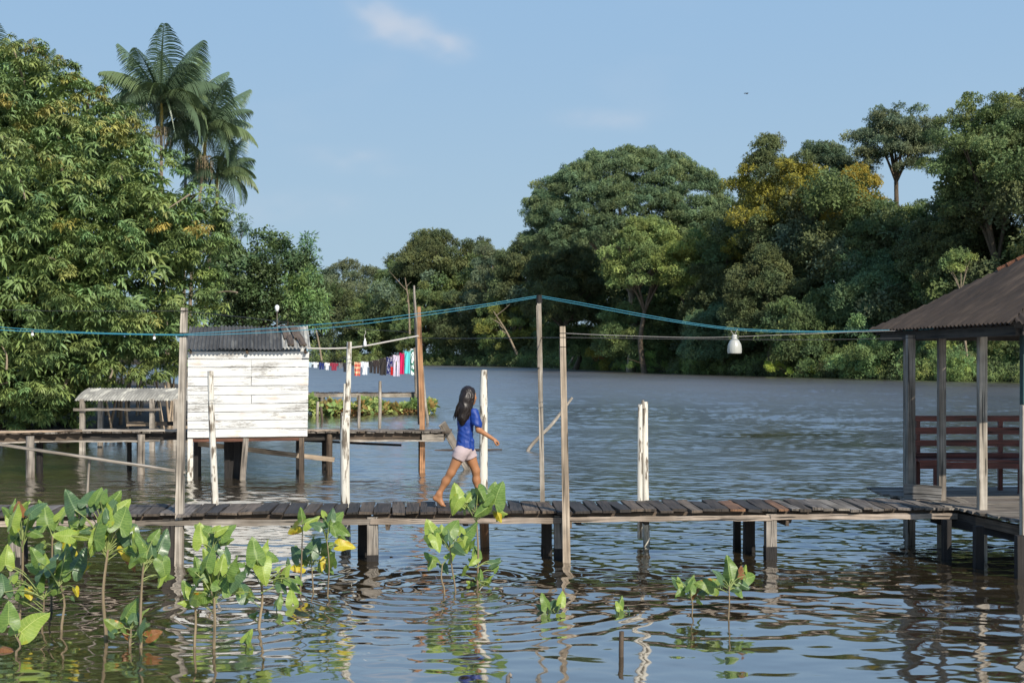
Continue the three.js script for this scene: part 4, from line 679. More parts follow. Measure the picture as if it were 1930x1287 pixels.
  hang('turquoise towel on the washing line', 'towel', 'cloth', 762, 773, 704, [0.12, 0.56, 0.58]);
  hang('white cloth with green leaf print, last on the washing line', 'cloth', 'cloth', 773.5, 785, 707, [1, 1, 1], leafp);
}
// ---------------------------------------------------------------- pavilion at right
{
  const E1 = at(1642, 620, 18.3), E2 = at(1914, 603, 14.3), mid = E1.clone().lerp(E2, 0.5), side = E2.clone().sub(E1).setY(0), L = side.length(), u = side.clone().normalize(), inn = V(-u.z, 0, u.x).multiplyScalar(-1);
  if (inn.x < 0) inn.multiplyScalar(-1);
  const base = V(7.5, 0, -16.2), t = thing('pavilion', 'open pavilion on stilts with a dark corrugated hip roof at right', 'pavilion', base), rel = (p) => p.clone().sub(base);
  const apex = mid.clone().addScaledVector(inn, L / 2); apex.y = mid.y + 1.26;
  const corners = [E1, E2, E2.clone().addScaledVector(inn, L), E1.clone().addScaledVector(inn, L)];
  const ROOF = std([0.078, 0.056, 0.044], { map: cementMap, bumpMap: grit, bumpScale: 0.02, roughness: 0.9 });
  for (let f = 0; f < 4; f++) {                      // one corrugated face each, ribs running up the slope
    const A = corners[f], B = corners[(f + 1) % 4], e = B.clone().sub(A), n = Math.round(e.length() / 0.0125), dir = e.clone().normalize(), foot = A.clone().add(dir.clone().multiplyScalar(apex.clone().sub(A).dot(dir))), up = apex.clone().sub(foot), nor = V(0, 0, 0).crossVectors(dir, up).normalize(); if (nor.y < 0) nor.multiplyScalar(-1);
    const pos = [], idx = [], uv = [], M = 9;
    for (let i = 0; i <= n; i++) { const s = i / n, top = s < 0.5 ? s * 2 : (1 - s) * 2; for (let j = 0; j <= M; j++) { const q = top * j / M - (j === 0 ? 0.02 : 0), sagd = -0.16 * q * (1 - q), h = 0.02 * Math.sin(s * e.length() / 0.105 * 6.283) * (1 - 0.7 * q) + 0.012 * Math.floor(q * 3); const p = rel(A.clone().addScaledVector(e, s).addScaledVector(up, q).addScaledVector(nor, h).add(V(0, sagd, 0))); pos.push(p.x, p.y, p.z); uv.push(s * e.length() * 0.5, q * 0.6 + f * 0.3); } }
    for (let i = 0; i < n; i++) for (let j = 0; j < M; j++) { const a = i * (M + 1) + j, b = a + M + 1; idx.push(a, a + 1, b, b, a + 1, b + 1); }
    mesh('roof_face', geo(pos, idx, uv), ROOF, t);
    const bm = mesh('eave_beam', pole([rel(A.clone().lerp(apex, 0.07)).add(V(0, -0.2, 0)), rel(B.clone().lerp(apex, 0.07)).add(V(0, -0.2, 0))], [0.065, 0.065], 4, 0.03, true), W_DARK, t); bm.userData.label = undefined;
    mesh('hip_rafter', pole([rel(A.clone().lerp(apex, 0.03)).add(V(0, -0.09, 0)), rel(apex).add(V(0, -0.12, 0))], [0.045, 0.045], 4, 0.03, true), W_DARK, t);
    for (let k = 1; k < 6; k++) { const s = k / 6, q = 1 - Math.abs(s - 0.5) * 2; mesh('rafter', pole([rel(A.clone().addScaledVector(e, s).addScaledVector(up, 0.02)).add(V(0, -0.07, 0)), rel(A.clone().addScaledVector(e, s).addScaledVector(up, q * 0.95)).add(V(0, -0.1, 0))], [0.03, 0.03], 4, 0.02, true), W_DARK, t); }
  }
  const CLAY = std([0.26, 0.11, 0.06], { bumpMap: grit, bumpScale: 0.02 });
  for (let k = 0; k < 8; k++) { const f = 0.66 + k * 0.045, p = rel(corners[0].clone().lerp(apex, f)); const m = mesh('ridge_tile', new THREE.CylinderGeometry(0.075, 0.09, 0.17, 10, 1, true, -1.6, 3.2), CLAY, t); m.position.copy(p).add(V(0, -0.10 * (1 - f) + 0.015, 0)); m.quaternion.setFromUnitVectors(V(0, 1, 0), apex.clone().sub(corners[0]).normalize()); m.rotateY(Math.PI * 0.25); }
  // floor
  const edge = (d) => d > 15.75 ? mix(5.73, 5.30, (d - 15.75) / 1.5) : mix(6.05, 5.73, (d - 14.4) / 1.35);
  for (let d = 14.42, i = 0; d < 18.4; i++) { const w = rr(0.15, 0.2), x0 = Math.max(5.2, edge(d + w / 2)) - rr(0.02, 0.08), m = mesh('floor_plank', board(9.6 - x0, 0.032, w - 0.012, 0.003, 6), DRY[Math.floor(rnd() * 3)], t); m.position.set((9.6 + x0) / 2 - base.x, DK - 0.014 + gauss() * 0.003, -(d + w / 2) - base.z); d += w; }
  const beam = (name, a, b, r, mat) => mesh(name, pole([rel(a), rel(b)], [r, r], 4, 0.04, true), mat, t);
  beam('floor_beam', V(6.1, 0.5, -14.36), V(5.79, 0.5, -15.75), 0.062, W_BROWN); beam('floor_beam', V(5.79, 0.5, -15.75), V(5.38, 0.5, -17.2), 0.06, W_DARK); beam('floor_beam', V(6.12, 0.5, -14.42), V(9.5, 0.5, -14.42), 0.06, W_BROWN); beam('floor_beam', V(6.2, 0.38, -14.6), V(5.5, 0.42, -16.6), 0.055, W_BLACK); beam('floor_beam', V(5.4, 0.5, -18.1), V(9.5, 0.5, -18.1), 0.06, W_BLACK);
  const post = (px, y0, y1, d, w, mat, name = 'post') => { const a = at(px, 0, d), g = mesh(name, pole([V(a.x, y0, -d).sub(base), V(a.x, y1, -d).sub(base)], [w, w], 4, 0.02, true), mat, t); return g; };
  post(1717, -0.7, 2.82, 17.1, 0.057, W_GREY); post(1775.5, -0.7, 2.80, 16.8, 0.052, W_GREY); post(1852, -0.7, 2.82, 15.85, 0.056, W_PALE); post(1935, -0.7, 2.84, 14.75, 0.06, W_TEAL);
  { const a = at(1931, 0, 14.66); mesh('post_plank', pole([V(a.x, 0.15, -14.62).sub(base), V(a.x, 1.98, -14.62).sub(base)], [0.055, 0.055], 4, 0.02, true), W_PALE, t); }
  { const a = at(1712, 0, 17.3); mesh('post_plank', pole([V(a.x - 0.02, 0.4, -17.2).sub(base), V(a.x - 0.02, 1.7, -17.2).sub(base)], [0.04, 0.04], 4, 0.02, true), W_TEAL, t); }
  post(1785, -0.7, 0.5, 15.9, 0.055, W_BLACK); post(1845, -0.7, 0.5, 15.3, 0.058, W_BLACK); post(1924, -0.7, 0.5, 14.5, 0.055, W_BLACK);
  for (const p of [[9.3, -14.5], [9.3, -18], [5.6, -18]]) mesh('post', pole([V(p[0], -0.7, p[1]).sub(base), V(p[0], 2.82, p[1]).sub(base)], [0.056, 0.056], 4, 0.02, true), W_GREY, t);
  { const a = at(1704, 924, 17.0), b = at(1776, 930, 16.75), m = mesh('kick_board', board(a.distanceTo(b), 0.19, 0.035, 0.004, 4), wood([0.5, 0.49, 0.48]), t); m.position.copy(rel(a.clone().lerp(b, 0.5))); m.rotation.y = Math.atan2(-(b.z - a.z), b.x - a.x); }
  // the bench inside stands on the floor: a thing of its own
  const bb = V(7.2, DK, -18.0), bt = thing('bench', 'long dark red slatted bench inside the pavilion', 'bench', bb), x0 = at(1711, 0, 18.0).x - bb.x, x1 = 9.2 - bb.x, Y = (py) => EYE + (HY - py) / F * 18.0 - DK;
  for (const [a, b] of [[783, 794], [805, 818], [829, 841], [853, 864]]) { const m = mesh('slat', board(x1 - x0, (b - a) / F * 18, 0.03, 0.003, 8), W_RED, bt); m.position.set((x0 + x1) / 2, Y((a + b) / 2), a > 850 ? 0.04 : 0); }
  for (let k = 0; k < 3; k++) { const m = mesh('seat_slat', board(x1 - x0 - 0.05, 0.03, 0.11, 0.003, 8), W_RED, bt); m.position.set((x0 + x1) / 2 + 0.02, 0.46, 0.12 + k * 0.125); }
  { const m = mesh('seat_apron', board(x1 - x0 - 0.1, 0.09, 0.03, 0.003, 6), W_RED, bt); m.position.set((x0 + x1) / 2, 0.395, 0.41); }
  for (const px of [1732, 1888, 2060]) { const x = (px - 965) / F * 18 - bb.x; for (const [z, h] of [[-0.035, 1.06], [0.38, 0.36]]) { const m = mesh('leg', pole([V(x + (z > 0 ? 0.12 : 0), 0, z), V(x + (z > 0 ? 0.12 : 0), h, z)], [0.032, 0.032], 4, 0.02, true), W_RED, bt); } }
}
// ---------------------------------------------------------------- ropes and wires, lamp, bulbs
{
  const BLUE = std([0.03, 0.20, 0.28], { roughness: 0.6 }), WIRE = std([0.03, 0.03, 0.03], { roughness: 0.6 }), CORD = std([0.46, 0.43, 0.38]), GREYW = std([0.22, 0.21, 0.2]);
  const line = (name, label, cat, r, mat, pts, group) => { const P = pts.map((q) => at(q[0], q[1], q[2])), t = thing(name, label, cat, P[0], 0, group); mesh('strand', tube(P.map((p) => p.clone().sub(P[0])), r, 5, 90), mat, t); };
  line('blue_rope', 'turquoise rope running from the left edge to the tall square post', 'rope', 0.0045, BLUE, [[-120, 604, 15.5], [0, 616.5, 15.5], [110, 624, 15.5], [230, 628.5, 15.5], [345, 630.5, 15.5]]);
  line('blue_rope', 'second turquoise rope, just below the first at the left edge', 'rope', 0.006, BLUE, [[-120, 612, 15.5], [0, 622, 15.5], [110, 626.5, 15.5], [230, 630, 15.5], [345, 632, 15.5]]);
  line('blue_rope', 'upper turquoise rope rising from the square post to the rope pole tip', 'rope', 0.0048, BLUE, [[345, 630, 15.5], [450, 623, 15.8], [580, 613, 16.1], [700, 602, 16.3], [785, 591, 16.5], [900, 575.5, 16.7], [1016, 557, 16.85]]);
  line('blue_rope', 'lower turquoise rope rising from the square post to the rope pole tip', 'rope', 0.0048, BLUE, [[345, 632, 15.5], [450, 629, 15.8], [580, 621.5, 16.1], [700, 608.5, 16.3], [785, 596.5, 16.5], [900, 579.5, 16.7], [1016, 560, 16.85]]);
  line('blue_rope', 'upper turquoise rope sagging from the rope pole tip to the pavilion eave', 'rope', 0.0048, BLUE, [[1016, 557, 16.85], [1100, 571.5, 16.8], [1218, 593.5, 16.8], [1310, 609.5, 16.9], [1384, 618.5, 17], [1471, 623, 17.2], [1580, 624, 17.5], [1700, 621, 17.6], [1760, 618, 17.5]]);
  line('blue_rope', 'lower turquoise rope sagging from the rope pole tip to the pavilion eave', 'rope', 0.0048, BLUE, [[1016, 560, 16.85], [1100, 575.5, 16.8], [1218, 597.5, 16.8], [1310, 612.5, 16.9], [1384, 621.5, 17], [1471, 625.5, 17.2], [1580, 626, 17.5], [1700, 623, 17.6], [1760, 620, 17.5]]);
  line('black_wire', 'thin dark wire from the left edge to the top of the square post', 'wire', 0.0035, WIRE, [[-100, 582, 15.5], [120, 586, 15.5], [345, 586, 15.5]]);
  line('black_wire', 'thin dark wire sloping from the square post top over the hut roof', 'wire', 0.0045, WIRE, [[345, 587, 15.5], [450, 597, 17], [580, 612, 20], [785, 627, 27.3]]);
  line('black_wire', 'thin dark wire from the orange pole to the rope pole and tan post', 'wire', 0.006, WIRE, [[788, 637, 27.2], [870, 638, 22], [1018, 636.5, 16.9], [1061, 636.5, 15.7]]);
  line('black_wire', 'upper thin wire from the tan post towards the pavilion', 'wire', 0.0042, GREYW, [[1062, 628, 15.6], [1170, 632.5, 15.9], [1330, 636, 16.3], [1450, 632, 16.6], [1600, 626, 17], [1700, 623, 17.4]]);
  line('black_wire', 'lower thin wire from the tan post to the pavilion posts', 'wire', 0.0042, WIRE, [[1062, 636, 15.6], [1300, 639, 16.1], [1550, 640, 16.7], [1700, 637.5, 17], [1780, 637, 17]]);
  line('pale_rope', 'thick pale rope from the hut roof corner past the whitewashed pole', 'rope', 0.018, CORD, [[578, 656.5, 25.8], [620, 657, 25.9], [658, 655.5, 26], [690, 651.5, 26.2], [730, 644, 26.5], [788, 633, 27.2]]);
  { const p = at(687.5, 653, 26.1), t = thing('hanging_bottle', 'small white bottle tied at the pale rope', 'bottle', p); mesh('bottle', new THREE.LatheGeometry([[0.001, 0], [0.032, 0.003], [0.034, 0.06], [0.026, 0.11], [0.013, 0.14], [0.013, 0.165], [0.001, 0.168]].map(([a, b]) => new THREE.Vector2(a, b)), 14), std([0.78, 0.78, 0.76], { roughness: 0.4 }), t); mesh('string', tube([V(0, 0.165, 0), V(-0.012, 0.22, 0), V(0.015, 0.28, 0), V(0.005, 0.33, 0)], 0.006, 4, 12), CORD, t); }
  { // lamp shade made from a ribbed clear bottle
    const p = at(1385, 666, 17), s = 17 / F, t = thing('hanging_lamp', 'bell-shaped ribbed pale lamp shade hanging from the blue ropes', 'lamp', p), prof = [[12.2, 0], [13.2, 2], [13.3, 9], [12.8, 11], [12.9, 13], [11.6, 18], [9, 23], [6, 27], [4.2, 29.5], [4.6, 31], [3.4, 32.5], [3.6, 34]].map(([a, b]) => new THREE.Vector2(a * s, b * s));
    const shade = new THREE.LatheGeometry(prof, 40), q = shade.attributes.position; for (let i = 0; i < q.count; i++) { const x = q.getX(i), z = q.getZ(i), a = Math.atan2(z, x), k = 1 + 0.02 * Math.sin(a * 16); q.setX(i, x * k); q.setZ(i, z * k); } shade.computeVertexNormals();
    mesh('shade', shade, phys([0.62, 0.62, 0.56], { transmission: 0.35, thickness: 0, roughness: 0.35 }), t);
    mesh('cap', new THREE.CylinderGeometry(4.6 * s, 4.8 * s, 3.4 * s, 16), std([0.55, 0.55, 0.52]), t).position.y = 33.5 * s;
    const b = mesh('bulb', new THREE.SphereGeometry(5.2 * s, 14, 10), std([0.75, 0.74, 0.7], { roughness: 0.2 }), t); b.position.y = 12 * s; mesh('socket', new THREE.CylinderGeometry(2.4 * s, 2.4 * s, 14 * s, 10), std([0.2, 0.2, 0.2]), t).position.y = 24 * s;
    mesh('string', tube([V(0, 34 * s, 0), V(-5 * s, 40 * s, 0), V(-9 * s, 46 * s, 0)], 0.003, 4, 8), CORD, t); mesh('string', tube([V(0, 34 * s, 0), V(3 * s, 41 * s, 0), V(6 * s, 46 * s, 0)], 0.003, 4, 8), CORD, t);
  }
  for (const [px, py, label] of [[60, 625, 'white bulb hanging from the blue rope near the left edge'], [290, 632, 'white bulb hanging from the blue rope beside the square post']]) { const p = at(px, py, 15.5), t = thing('light_bulb', label, 'bulb', p); mesh('bulb', new THREE.LatheGeometry([[0.001, -0.075], [0.018, -0.068], [0.025, -0.05], [0.02, -0.03], [0.011, -0.018], [0.011, 0], [0.001, 0.002]].map(([a, b]) => new THREE.Vector2(a * 0.75, b * 0.75)), 14), std([0.8, 0.8, 0.78], { roughness: 0.15 }), t); mesh('socket', new THREE.CylinderGeometry(0.014, 0.014, 0.03, 8), std([0.15, 0.15, 0.15]), t); }
  { const p = at(1408, 176, 90), t = thing('bird', 'tiny dark bird gliding high over the forest', 'bird', p), D = std([0.03, 0.03, 0.035]); const b = new THREE.SphereGeometry(0.05, 10, 8); b.scale(2.2, 0.9, 0.9); const w = (s) => geo([0.05, 0.02, 0, -0.06, 0.02, 0, -0.02, 0.05, s * 0.14, -0.06, 0.05, s * 0.14, -0.1, 0.0, s * 0.26], [0, 1, 2, 2, 1, 3, 2, 3, 4], null); const wing = (s) => { const g = w(1); g.rotateY(s > 0 ? 1.3 : 1.84 - Math.PI + 0.0); return g; }; const tail = new THREE.ConeGeometry(0.035, 0.12, 6); tail.rotateZ(-Math.PI / 2); tail.translate(-0.13, 0, 0); mesh('body', merged([b, tail].map((g) => { g.deleteAttribute('uv'); return g; })), D, t); mesh('wing', wing(1), D, t); mesh('wing', wing(-1), D, t); }
}

// ---------------------------------------------------------------- broad-leaved water plants
const LEAFTEX = (() => {
  const make = (base, vein, dark, spots) => {
    const c = document.createElement('canvas'); c.width = c.height = 256; const g = c.getContext('2d'), css = (k) => `rgb(${k.map((x) => Math.round(x)).join()})`;
    g.fillStyle = css(base); g.fillRect(0, 0, 256, 256);
    for (let i = 0; i < 260; i++) { g.globalAlpha = 0.10; g.fillStyle = css(rnd() < 0.5 ? dark : vein); g.beginPath(); g.ellipse(rnd() * 256, rnd() * 256, rr(4, 22), rr(3, 12), rnd() * 3, 0, 7); g.fill(); }
    const Y = (t) => 256 * (1 - t);                    // t runs 0 (base lobes) to 1 (tip); the stalk joins at 0.24
    g.globalAlpha = 0.9; g.strokeStyle = css(vein); g.lineCap = 'round'; g.lineWidth = 5; g.beginPath(); g.moveTo(128, Y(0.22)); g.lineTo(128, Y(1)); g.stroke();
    for (let i = 0; i < 9; i++) for (const s of [-1, 1]) { const t = 0.24 + i * 0.078; g.globalAlpha = 0.6; g.lineWidth = 2.4; g.beginPath(); g.moveTo(128, Y(t)); g.quadraticCurveTo(128 + s * 60, Y(t - 0.02 + i * 0.012), 128 + s * 118, Y(t + 0.10 + i * 0.012)); g.stroke(); }
    for (const s of [-1, 1]) for (let i = 0; i < 3; i++) { g.lineWidth = 2.6; g.beginPath(); g.moveTo(128, Y(0.24)); g.quadraticCurveTo(128 + s * (30 + 20 * i), Y(0.2), 128 + s * (50 + 36 * i), Y(0.02 + 0.05 * i)); g.stroke(); }
    for (let i = 0; i < (spots?.n ?? 0); i++) { const e = rnd() < 0.75; g.globalAlpha = rr(0.5, 0.9); g.fillStyle = css(spots.c); g.beginPath(); g.ellipse(e ? (rnd() < 0.5 ? rr(0, 70) : rr(186, 256)) : rr(20, 236), rr(10, 250), rr(8, 40), rr(6, 26), rnd() * 3, 0, 7); g.fill(); }
    const t = new THREE.CanvasTexture(c); t.colorSpace = THREE.SRGBColorSpace; t.magFilter = THREE.LinearFilter; return t;
  };
  return [make([96, 124, 52], [158, 176, 94], [60, 90, 38]), make([76, 104, 66], [130, 154, 106], [52, 76, 48]), make([136, 158, 62], [188, 198, 108], [100, 128, 48], { n: 3, c: [150, 150, 40] }), make([186, 168, 36], [214, 200, 90], [132, 138, 34], { n: 6, c: [176, 116, 26] }), make([132, 86, 46], [170, 128, 82], [88, 56, 32], { n: 8, c: [84, 110, 40] }), make([104, 124, 52], [160, 180, 90], [56, 96, 34], { n: 9, c: [170, 120, 30] })];
})();
const PLANTMAT = LEAFTEX.map((m, i) => phys([1, 1, 1], { map: m, bumpMap: m, bumpScale: 0.006, roughness: i === 1 ? 0.34 : 0.42, transmission: 0.25, thickness: 0, specularIntensity: 0.9, ior: 1.45 }));
const STEM = std([0.36, 0.31, 0.22], { map: barkMap }), STEMG = std([0.22, 0.27, 0.08], { roughness: 0.5 });
function heartLeaf(fold, curl, wave, narrow) {
  const pos = [], uv = [], idx = [], R = 12, S = 10, ph = rnd() * 6;
  for (let r = 0; r <= R; r++) for (let c = 0; c <= S; c++) {
    const u = c / S * 2 - 1, a = Math.abs(u), t = r / R, W = 0.54 * narrow * Math.pow(1 - t, 0.62) * (0.74 + 0.75 * t * (1.15 - t)) + 0.001, yb = -0.31 * Math.sin(Math.min(1, a * 1.02) * 2.3) * (a < 0.68 ? 1 : 1 - 0.25 * (a - 0.68));
    const y = mix(yb, 1, t), x = u * W * (r === 0 ? 0.92 : 1), z = -fold * Math.abs(x) * 0.9 - curl * Math.max(0, y) ** 2 * 0.4 + wave * Math.sin(y * 9 + ph + (u > 0 ? 1.2 : 0)) * a * 0.06;
    pos.push(x, y, z); uv.push(0.5 + x, (y + 0.31) / 1.31);
  }
  for (let r = 0; r < R; r++) for (let c = 0; c < S; c++) { const k = r * (S + 1) + c, q = k + S + 1; idx.push(k, k + 1, q, q, k + 1, q + 1); }
  return geo(pos, idx, uv);
}
const HEART = [heartLeaf(0.35, 0.4, 0.7, 1), heartLeaf(-0.3, 0.7, 0.8, 0.95), heartLeaf(0.7, 0.2, 1, 0.9), heartLeaf(0.2, 1.0, 0.6, 1.05), heartLeaf(1.1, 0.5, 1.2, 0.85)];
function waterPlant(label, o, s, baseZ, topZ, leaves, more = {}) {
  const P = ([x, y]) => [o[0] + x / s, o[1] + y / s], b = P(baseZ), d = more.d ?? wd(b[1]), foot = at(b[0], b[1], d), t = thing(more.name ?? 'water_plant', label, 'water plant', foot), rel = (z, dd = 0) => { const q = P(z); return at(q[0], q[1], d + dd).sub(foot); };
  const top = topZ ? rel(topZ) : V(0, 0.02, 0), st = [], r0 = (more.r ?? 0.013) * 0.8, bend = V(gauss() * 0.02, 0, gauss() * 0.05);
  if (topZ) mesh('stem', pole([V(-top.x * 0.06, -0.5, 0), V(0, 0, 0), top.clone().multiplyScalar(0.5).add(bend), top], [r0 * 1.3, r0 * 1.2, r0, r0 * 0.75], 7, 0.12), STEM, t);
  const extra = topZ && leaves.length > 4 ? [...leaves, ...leaves.filter(() => rnd() < 0.5)].map(([x, y, size, deg]) => [x + gauss() * 24, y + gauss() * 26 + 8, size * rr(0.45, 0.8), deg + gauss() * 50, [0, 0, 1, 2, 2][Math.floor(rnd() * 5)], -1, -0.12]) : [];
  for (const [x, y, size, deg, m = 0, v = -1, ex = 0] of [...leaves, ...extra]) {
    const dd = gauss() * 0.09 - ex, q = rel([x, y], dd), L = size / s / F * d * 0.84, a = deg * Math.PI / 180, yaw = gauss() * 0.55, n = V(Math.sin(yaw), rr(0.15, 0.75), Math.cos(yaw)).normalize(), tip = V(Math.cos(a), Math.sin(a), rr(-0.35, 0.25)); tip.addScaledVector(n, -tip.dot(n)).normalize();
    const X = V(0, 0, 0).crossVectors(tip, n), g = mesh('leaf', HEART[v >= 0 ? v : Math.floor(rnd() * 5)], PLANTMAT[m], t); g.position.copy(q).addScaledVector(tip, L * 0.02); g.quaternion.setFromRotationMatrix(M4().makeBasis(X, tip, n)); g.scale.setScalar(L);
    const from = topZ ? top.clone().multiplyScalar(Math.min(rr(0.86, 1), cl((q.y + 0.02 - 0.25 * Math.abs(q.x - top.x)) / top.y, 0.04, 1))) : V(gauss() * 0.01, -0.05, 0), midp = from.clone().lerp(q, 0.55).add(V(0, q.distanceTo(from) * 0.12, -0.01));
    st.push(tube([from, midp, q], 0.0048, 5, 8));
  }
  mesh('leaf_stalk', merged(st), STEMG, t, 'stuff');
}
const A = [0, 860], Bo = [600, 900], Co = [1200, 900], Z1 = 2.97, Z3 = 2.644;
waterPlant('tall leafy water plant at the far left, its leaves partly brown', A, Z1, [104, 935], [124, 470], [[60, 390, 150, 95, 2, 0], [105, 330, 110, 115, 4], [165, 320, 120, 70, 1, 3], [150, 385, 100, 40, 0], [55, 330, 100, 130, 0], [95, 420, 120, 230, 2], [170, 420, 90, 330, 0], [110, 300, 90, 60, 0]], { r: 0.017 });
waterPlant('water plant with upright leaves left of the largest leaf cluster', A, Z1, [285, 860], [290, 440], [[262, 385, 160, 98, 0, 0], [335, 345, 120, 85, 2], [228, 520, 100, 190, 1], [330, 420, 90, 20, 0], [235, 330, 110, 110, 0], [300, 500, 100, 280, 1], [350, 520, 110, 300, 2], [375, 480, 120, 320, 3]]);
waterPlant('largest water plant, broad bright leaves high before the boardwalk', A, Z1, [592, 1020], [602, 520], [[520, 470, 240, 105, 0, 0], [665, 400, 180, 72, 0, 3], [575, 370, 170, 112, 2, 0], [415, 300, 170, 115, 1, 2], [490, 270, 150, 70, 1, 3], [605, 290, 150, 55, 0], [640, 350, 160, 60, 2], [712, 420, 170, 285, 1, 3], [395, 445, 120, 185, 2], [730, 525, 140, 285, 4, 1], [705, 510, 120, 300, 3], [560, 250, 110, 100, 0], [440, 370, 150, 120, 0], [680, 480, 120, 20, 0], [470, 430, 120, 190, 2], [560, 440, 150, 250, 2], [630, 290, 100, 45, 1]], { r: 0.018 });
waterPlant('water plant left of the tall square post with drooping right leaf', A, Z1, [786, 1070], [800, 600], [[825, 530, 150, 102, 0, 0], [880, 530, 170, 78, 1, 2], [765, 510, 100, 115, 2], [905, 590, 130, 285, 0, 3], [850, 470, 90, 60, 0], [790, 540, 120, 160, 0], [735, 470, 80, 80, 2]], { r: 0.015 });
waterPlant('low water plant with dark shaded leaves under the largest plant', A, Z1, [340, 970], [326, 690], [[335, 660, 170, 85, 0, 0], [240, 650, 190, 112, 1, 3], [400, 640, 180, 75, 1, 2], [445, 630, 100, 20, 3], [418, 740, 60, 285, 3], [300, 700, 110, 200, 0], [370, 560, 130, 60, 1], [210, 590, 120, 120, 0]]);
waterPlant('low spreading water plant at the left edge near the water', A, Z1, [230, 960], [242, 780], [[205, 740, 120, 100, 0, 0], [80, 770, 110, 80, 0], [22, 760, 140, 95, 1, 3], [150, 745, 80, 290, 3], [290, 750, 80, 20, 0], [60, 700, 100, 110, 2], [25, 610, 140, 92, 2, 0], [150, 810, 80, 180, 0]]);
waterPlant('two big leaves rising from one bent stalk at bottom left', A, Z1, [84, 1115], [88, 1010], [[45, 940, 170, 100, 0, 0], [112, 985, 220, 54, 2, 3]]);
waterPlant('small water plant with half brown leaves below the largest plant', A, Z1, [724, 1060], [730, 965], [[700, 900, 150, 55, 0, 0], [655, 965, 110, 150, 5], [745, 920, 90, 80, 1], [785, 930, 120, 285, 1, 3], [825, 1010, 100, 20, 4], [700, 960, 80, 280, 4]]);
waterPlant('thin water plant with one stem in front of the tall square post', A, Z1, [1086, 1060], [1090, 830], [[1105, 800, 120, 165, 5], [1065, 770, 110, 110, 0], [1120, 790, 90, 30, 2]]);
waterPlant('big water plant right of the tall square post, a fan of leaves', A, Z1, [1195, 1070], [1197, 790], [[1190, 720, 200, 105, 2, 0], [1240, 740, 170, 60, 0, 3], [1115, 680, 160, 112, 0, 2], [1085, 760, 120, 120, 1], [1262, 660, 140, 65, 0], [1325, 660, 140, 255, 1], [1330, 730, 100, 200, 5], [1150, 620, 150, 100, 0, 0], [1230, 640, 120, 80, 2], [1060, 800, 110, 140, 5], [1150, 780, 120, 200, 0]], { r: 0.016 });
waterPlant('water plant with leaves to both sides right of the fan of leaves', A, Z1, [1447, 965], [1462, 690], [[1435, 580, 160, 95, 0, 0], [1462, 590, 150, 282, 2, 3], [1385, 615, 70, 220, 1], [1570, 700, 130, 65, 5, 2], [1620, 690, 130, 300, 0], [1375, 790, 140, 95, 1, 3], [1570, 650, 60, 30, 4], [1450, 540, 100, 70, 2]], { r: 0.015 });
waterPlant('water plant behind the fan of leaves, close under the boardwalk', A, Z1, [1182, 790], [1185, 520], [[1130, 490, 150, 102, 2, 0], [1235, 450, 130, 60, 0, 3], [1200, 530, 120, 92, 1], [1255, 530, 110, 295, 1], [1165, 430, 120, 150, 0], [1210, 420, 90, 30, 2]]);
waterPlant('thin water plant with a yellow leaf under the boardwalk near the pole', A, Z1, [1680, 775], [1692, 410], [[1665, 390, 110, 195, 3, 0], [1705, 375, 110, 35, 2], [1690, 350, 80, 100, 0]], { r: 0.009 });
waterPlant('thin water plant with an orange-edged leaf beside the thick whitewashed pole', A, Z1, [1832, 780], [1826, 440], [[1850, 390, 130, 62, 0], [1795, 395, 80, 155, 1], [1880, 400, 110, 325, 0], [1895, 500, 110, 8, 3, 1], [1850, 350, 80, 90, 1]], { r: 0.009 });
waterPlant('bushy little water plant between two thin stems under the boardwalk', A, Z1, [1752, 750], [1742, 590], [[1740, 540, 130, 70, 1, 3], [1672, 570, 120, 130, 1], [1690, 620, 90, 200, 3], [1800, 525, 100, 30, 0], [1790, 580, 80, 275, 3], [1830, 600, 90, 60, 2], [1820, 630, 70, 330, 0], [1725, 600, 80, 100, 0]], { r: 0.009 });
waterPlant('single upright leaf in the water, right of the plant with two-sided leaves', A, Z1, [1635, 840], null, [[1638, 820, 110, 92, 2, 0]], { name: 'water_sprout' });
waterPlant('tilted single leaf in the water, left of the single upright leaf', A, Z1, [1545, 850], null, [[1545, 835, 90, 80, 0]], { name: 'water_sprout' });
waterPlant('flat little leaves on the water beside the two-sided plant stem', A, Z1, [1392, 905], null, [[1392, 900, 70, 25, 0], [1500, 890, 60, 200, 1]], { name: 'water_sprout' });
waterPlant('bright curled leaf alone in the front water, lower left', A, Z1, [1378, 1045], null, [[1378, 1030, 100, 60, 2, 4], [1372, 1035, 60, 120, 0]], { name: 'water_sprout' });
waterPlant('tall water plant whose big leaves hide the front foot of the girl', Bo, Z1, [890, 605], [880, 190], [[788, 150, 150, 102, 2, 0], [785, 120, 110, 250, 2], [890, 70, 150, 300, 1, 2], [985, 150, 160, 78, 0, 3], [950, 165, 110, 215, 0], [1000, 190, 80, 285, 3], [855, 100, 90, 220, 1], [930, 130, 100, 40, 0], [890, 440, 90, 80, 0], [885, 455, 70, 220, 2], [968, 485, 80, 18, 1], [815, 500, 70, 205, 5], [870, 605, 60, 150, 2], [920, 595, 70, 40, 0], [955, 590, 60, 65, 2], [905, 560, 60, 90, 0]], { r: 0.014 });
waterPlant('water plant with three bright leaves left of the tall foot-hiding plant', Bo, Z1, [768, 645], [734, 380], [[662, 350, 160, 108, 2, 0], [655, 330, 110, 265, 2], [735, 310, 120, 60, 0, 3], [800, 350, 160, 68, 0, 0], [760, 390, 90, 330, 1], [728, 350, 80, 90, 1], [810, 350, 90, 285, 2]], { r: 0.011 });
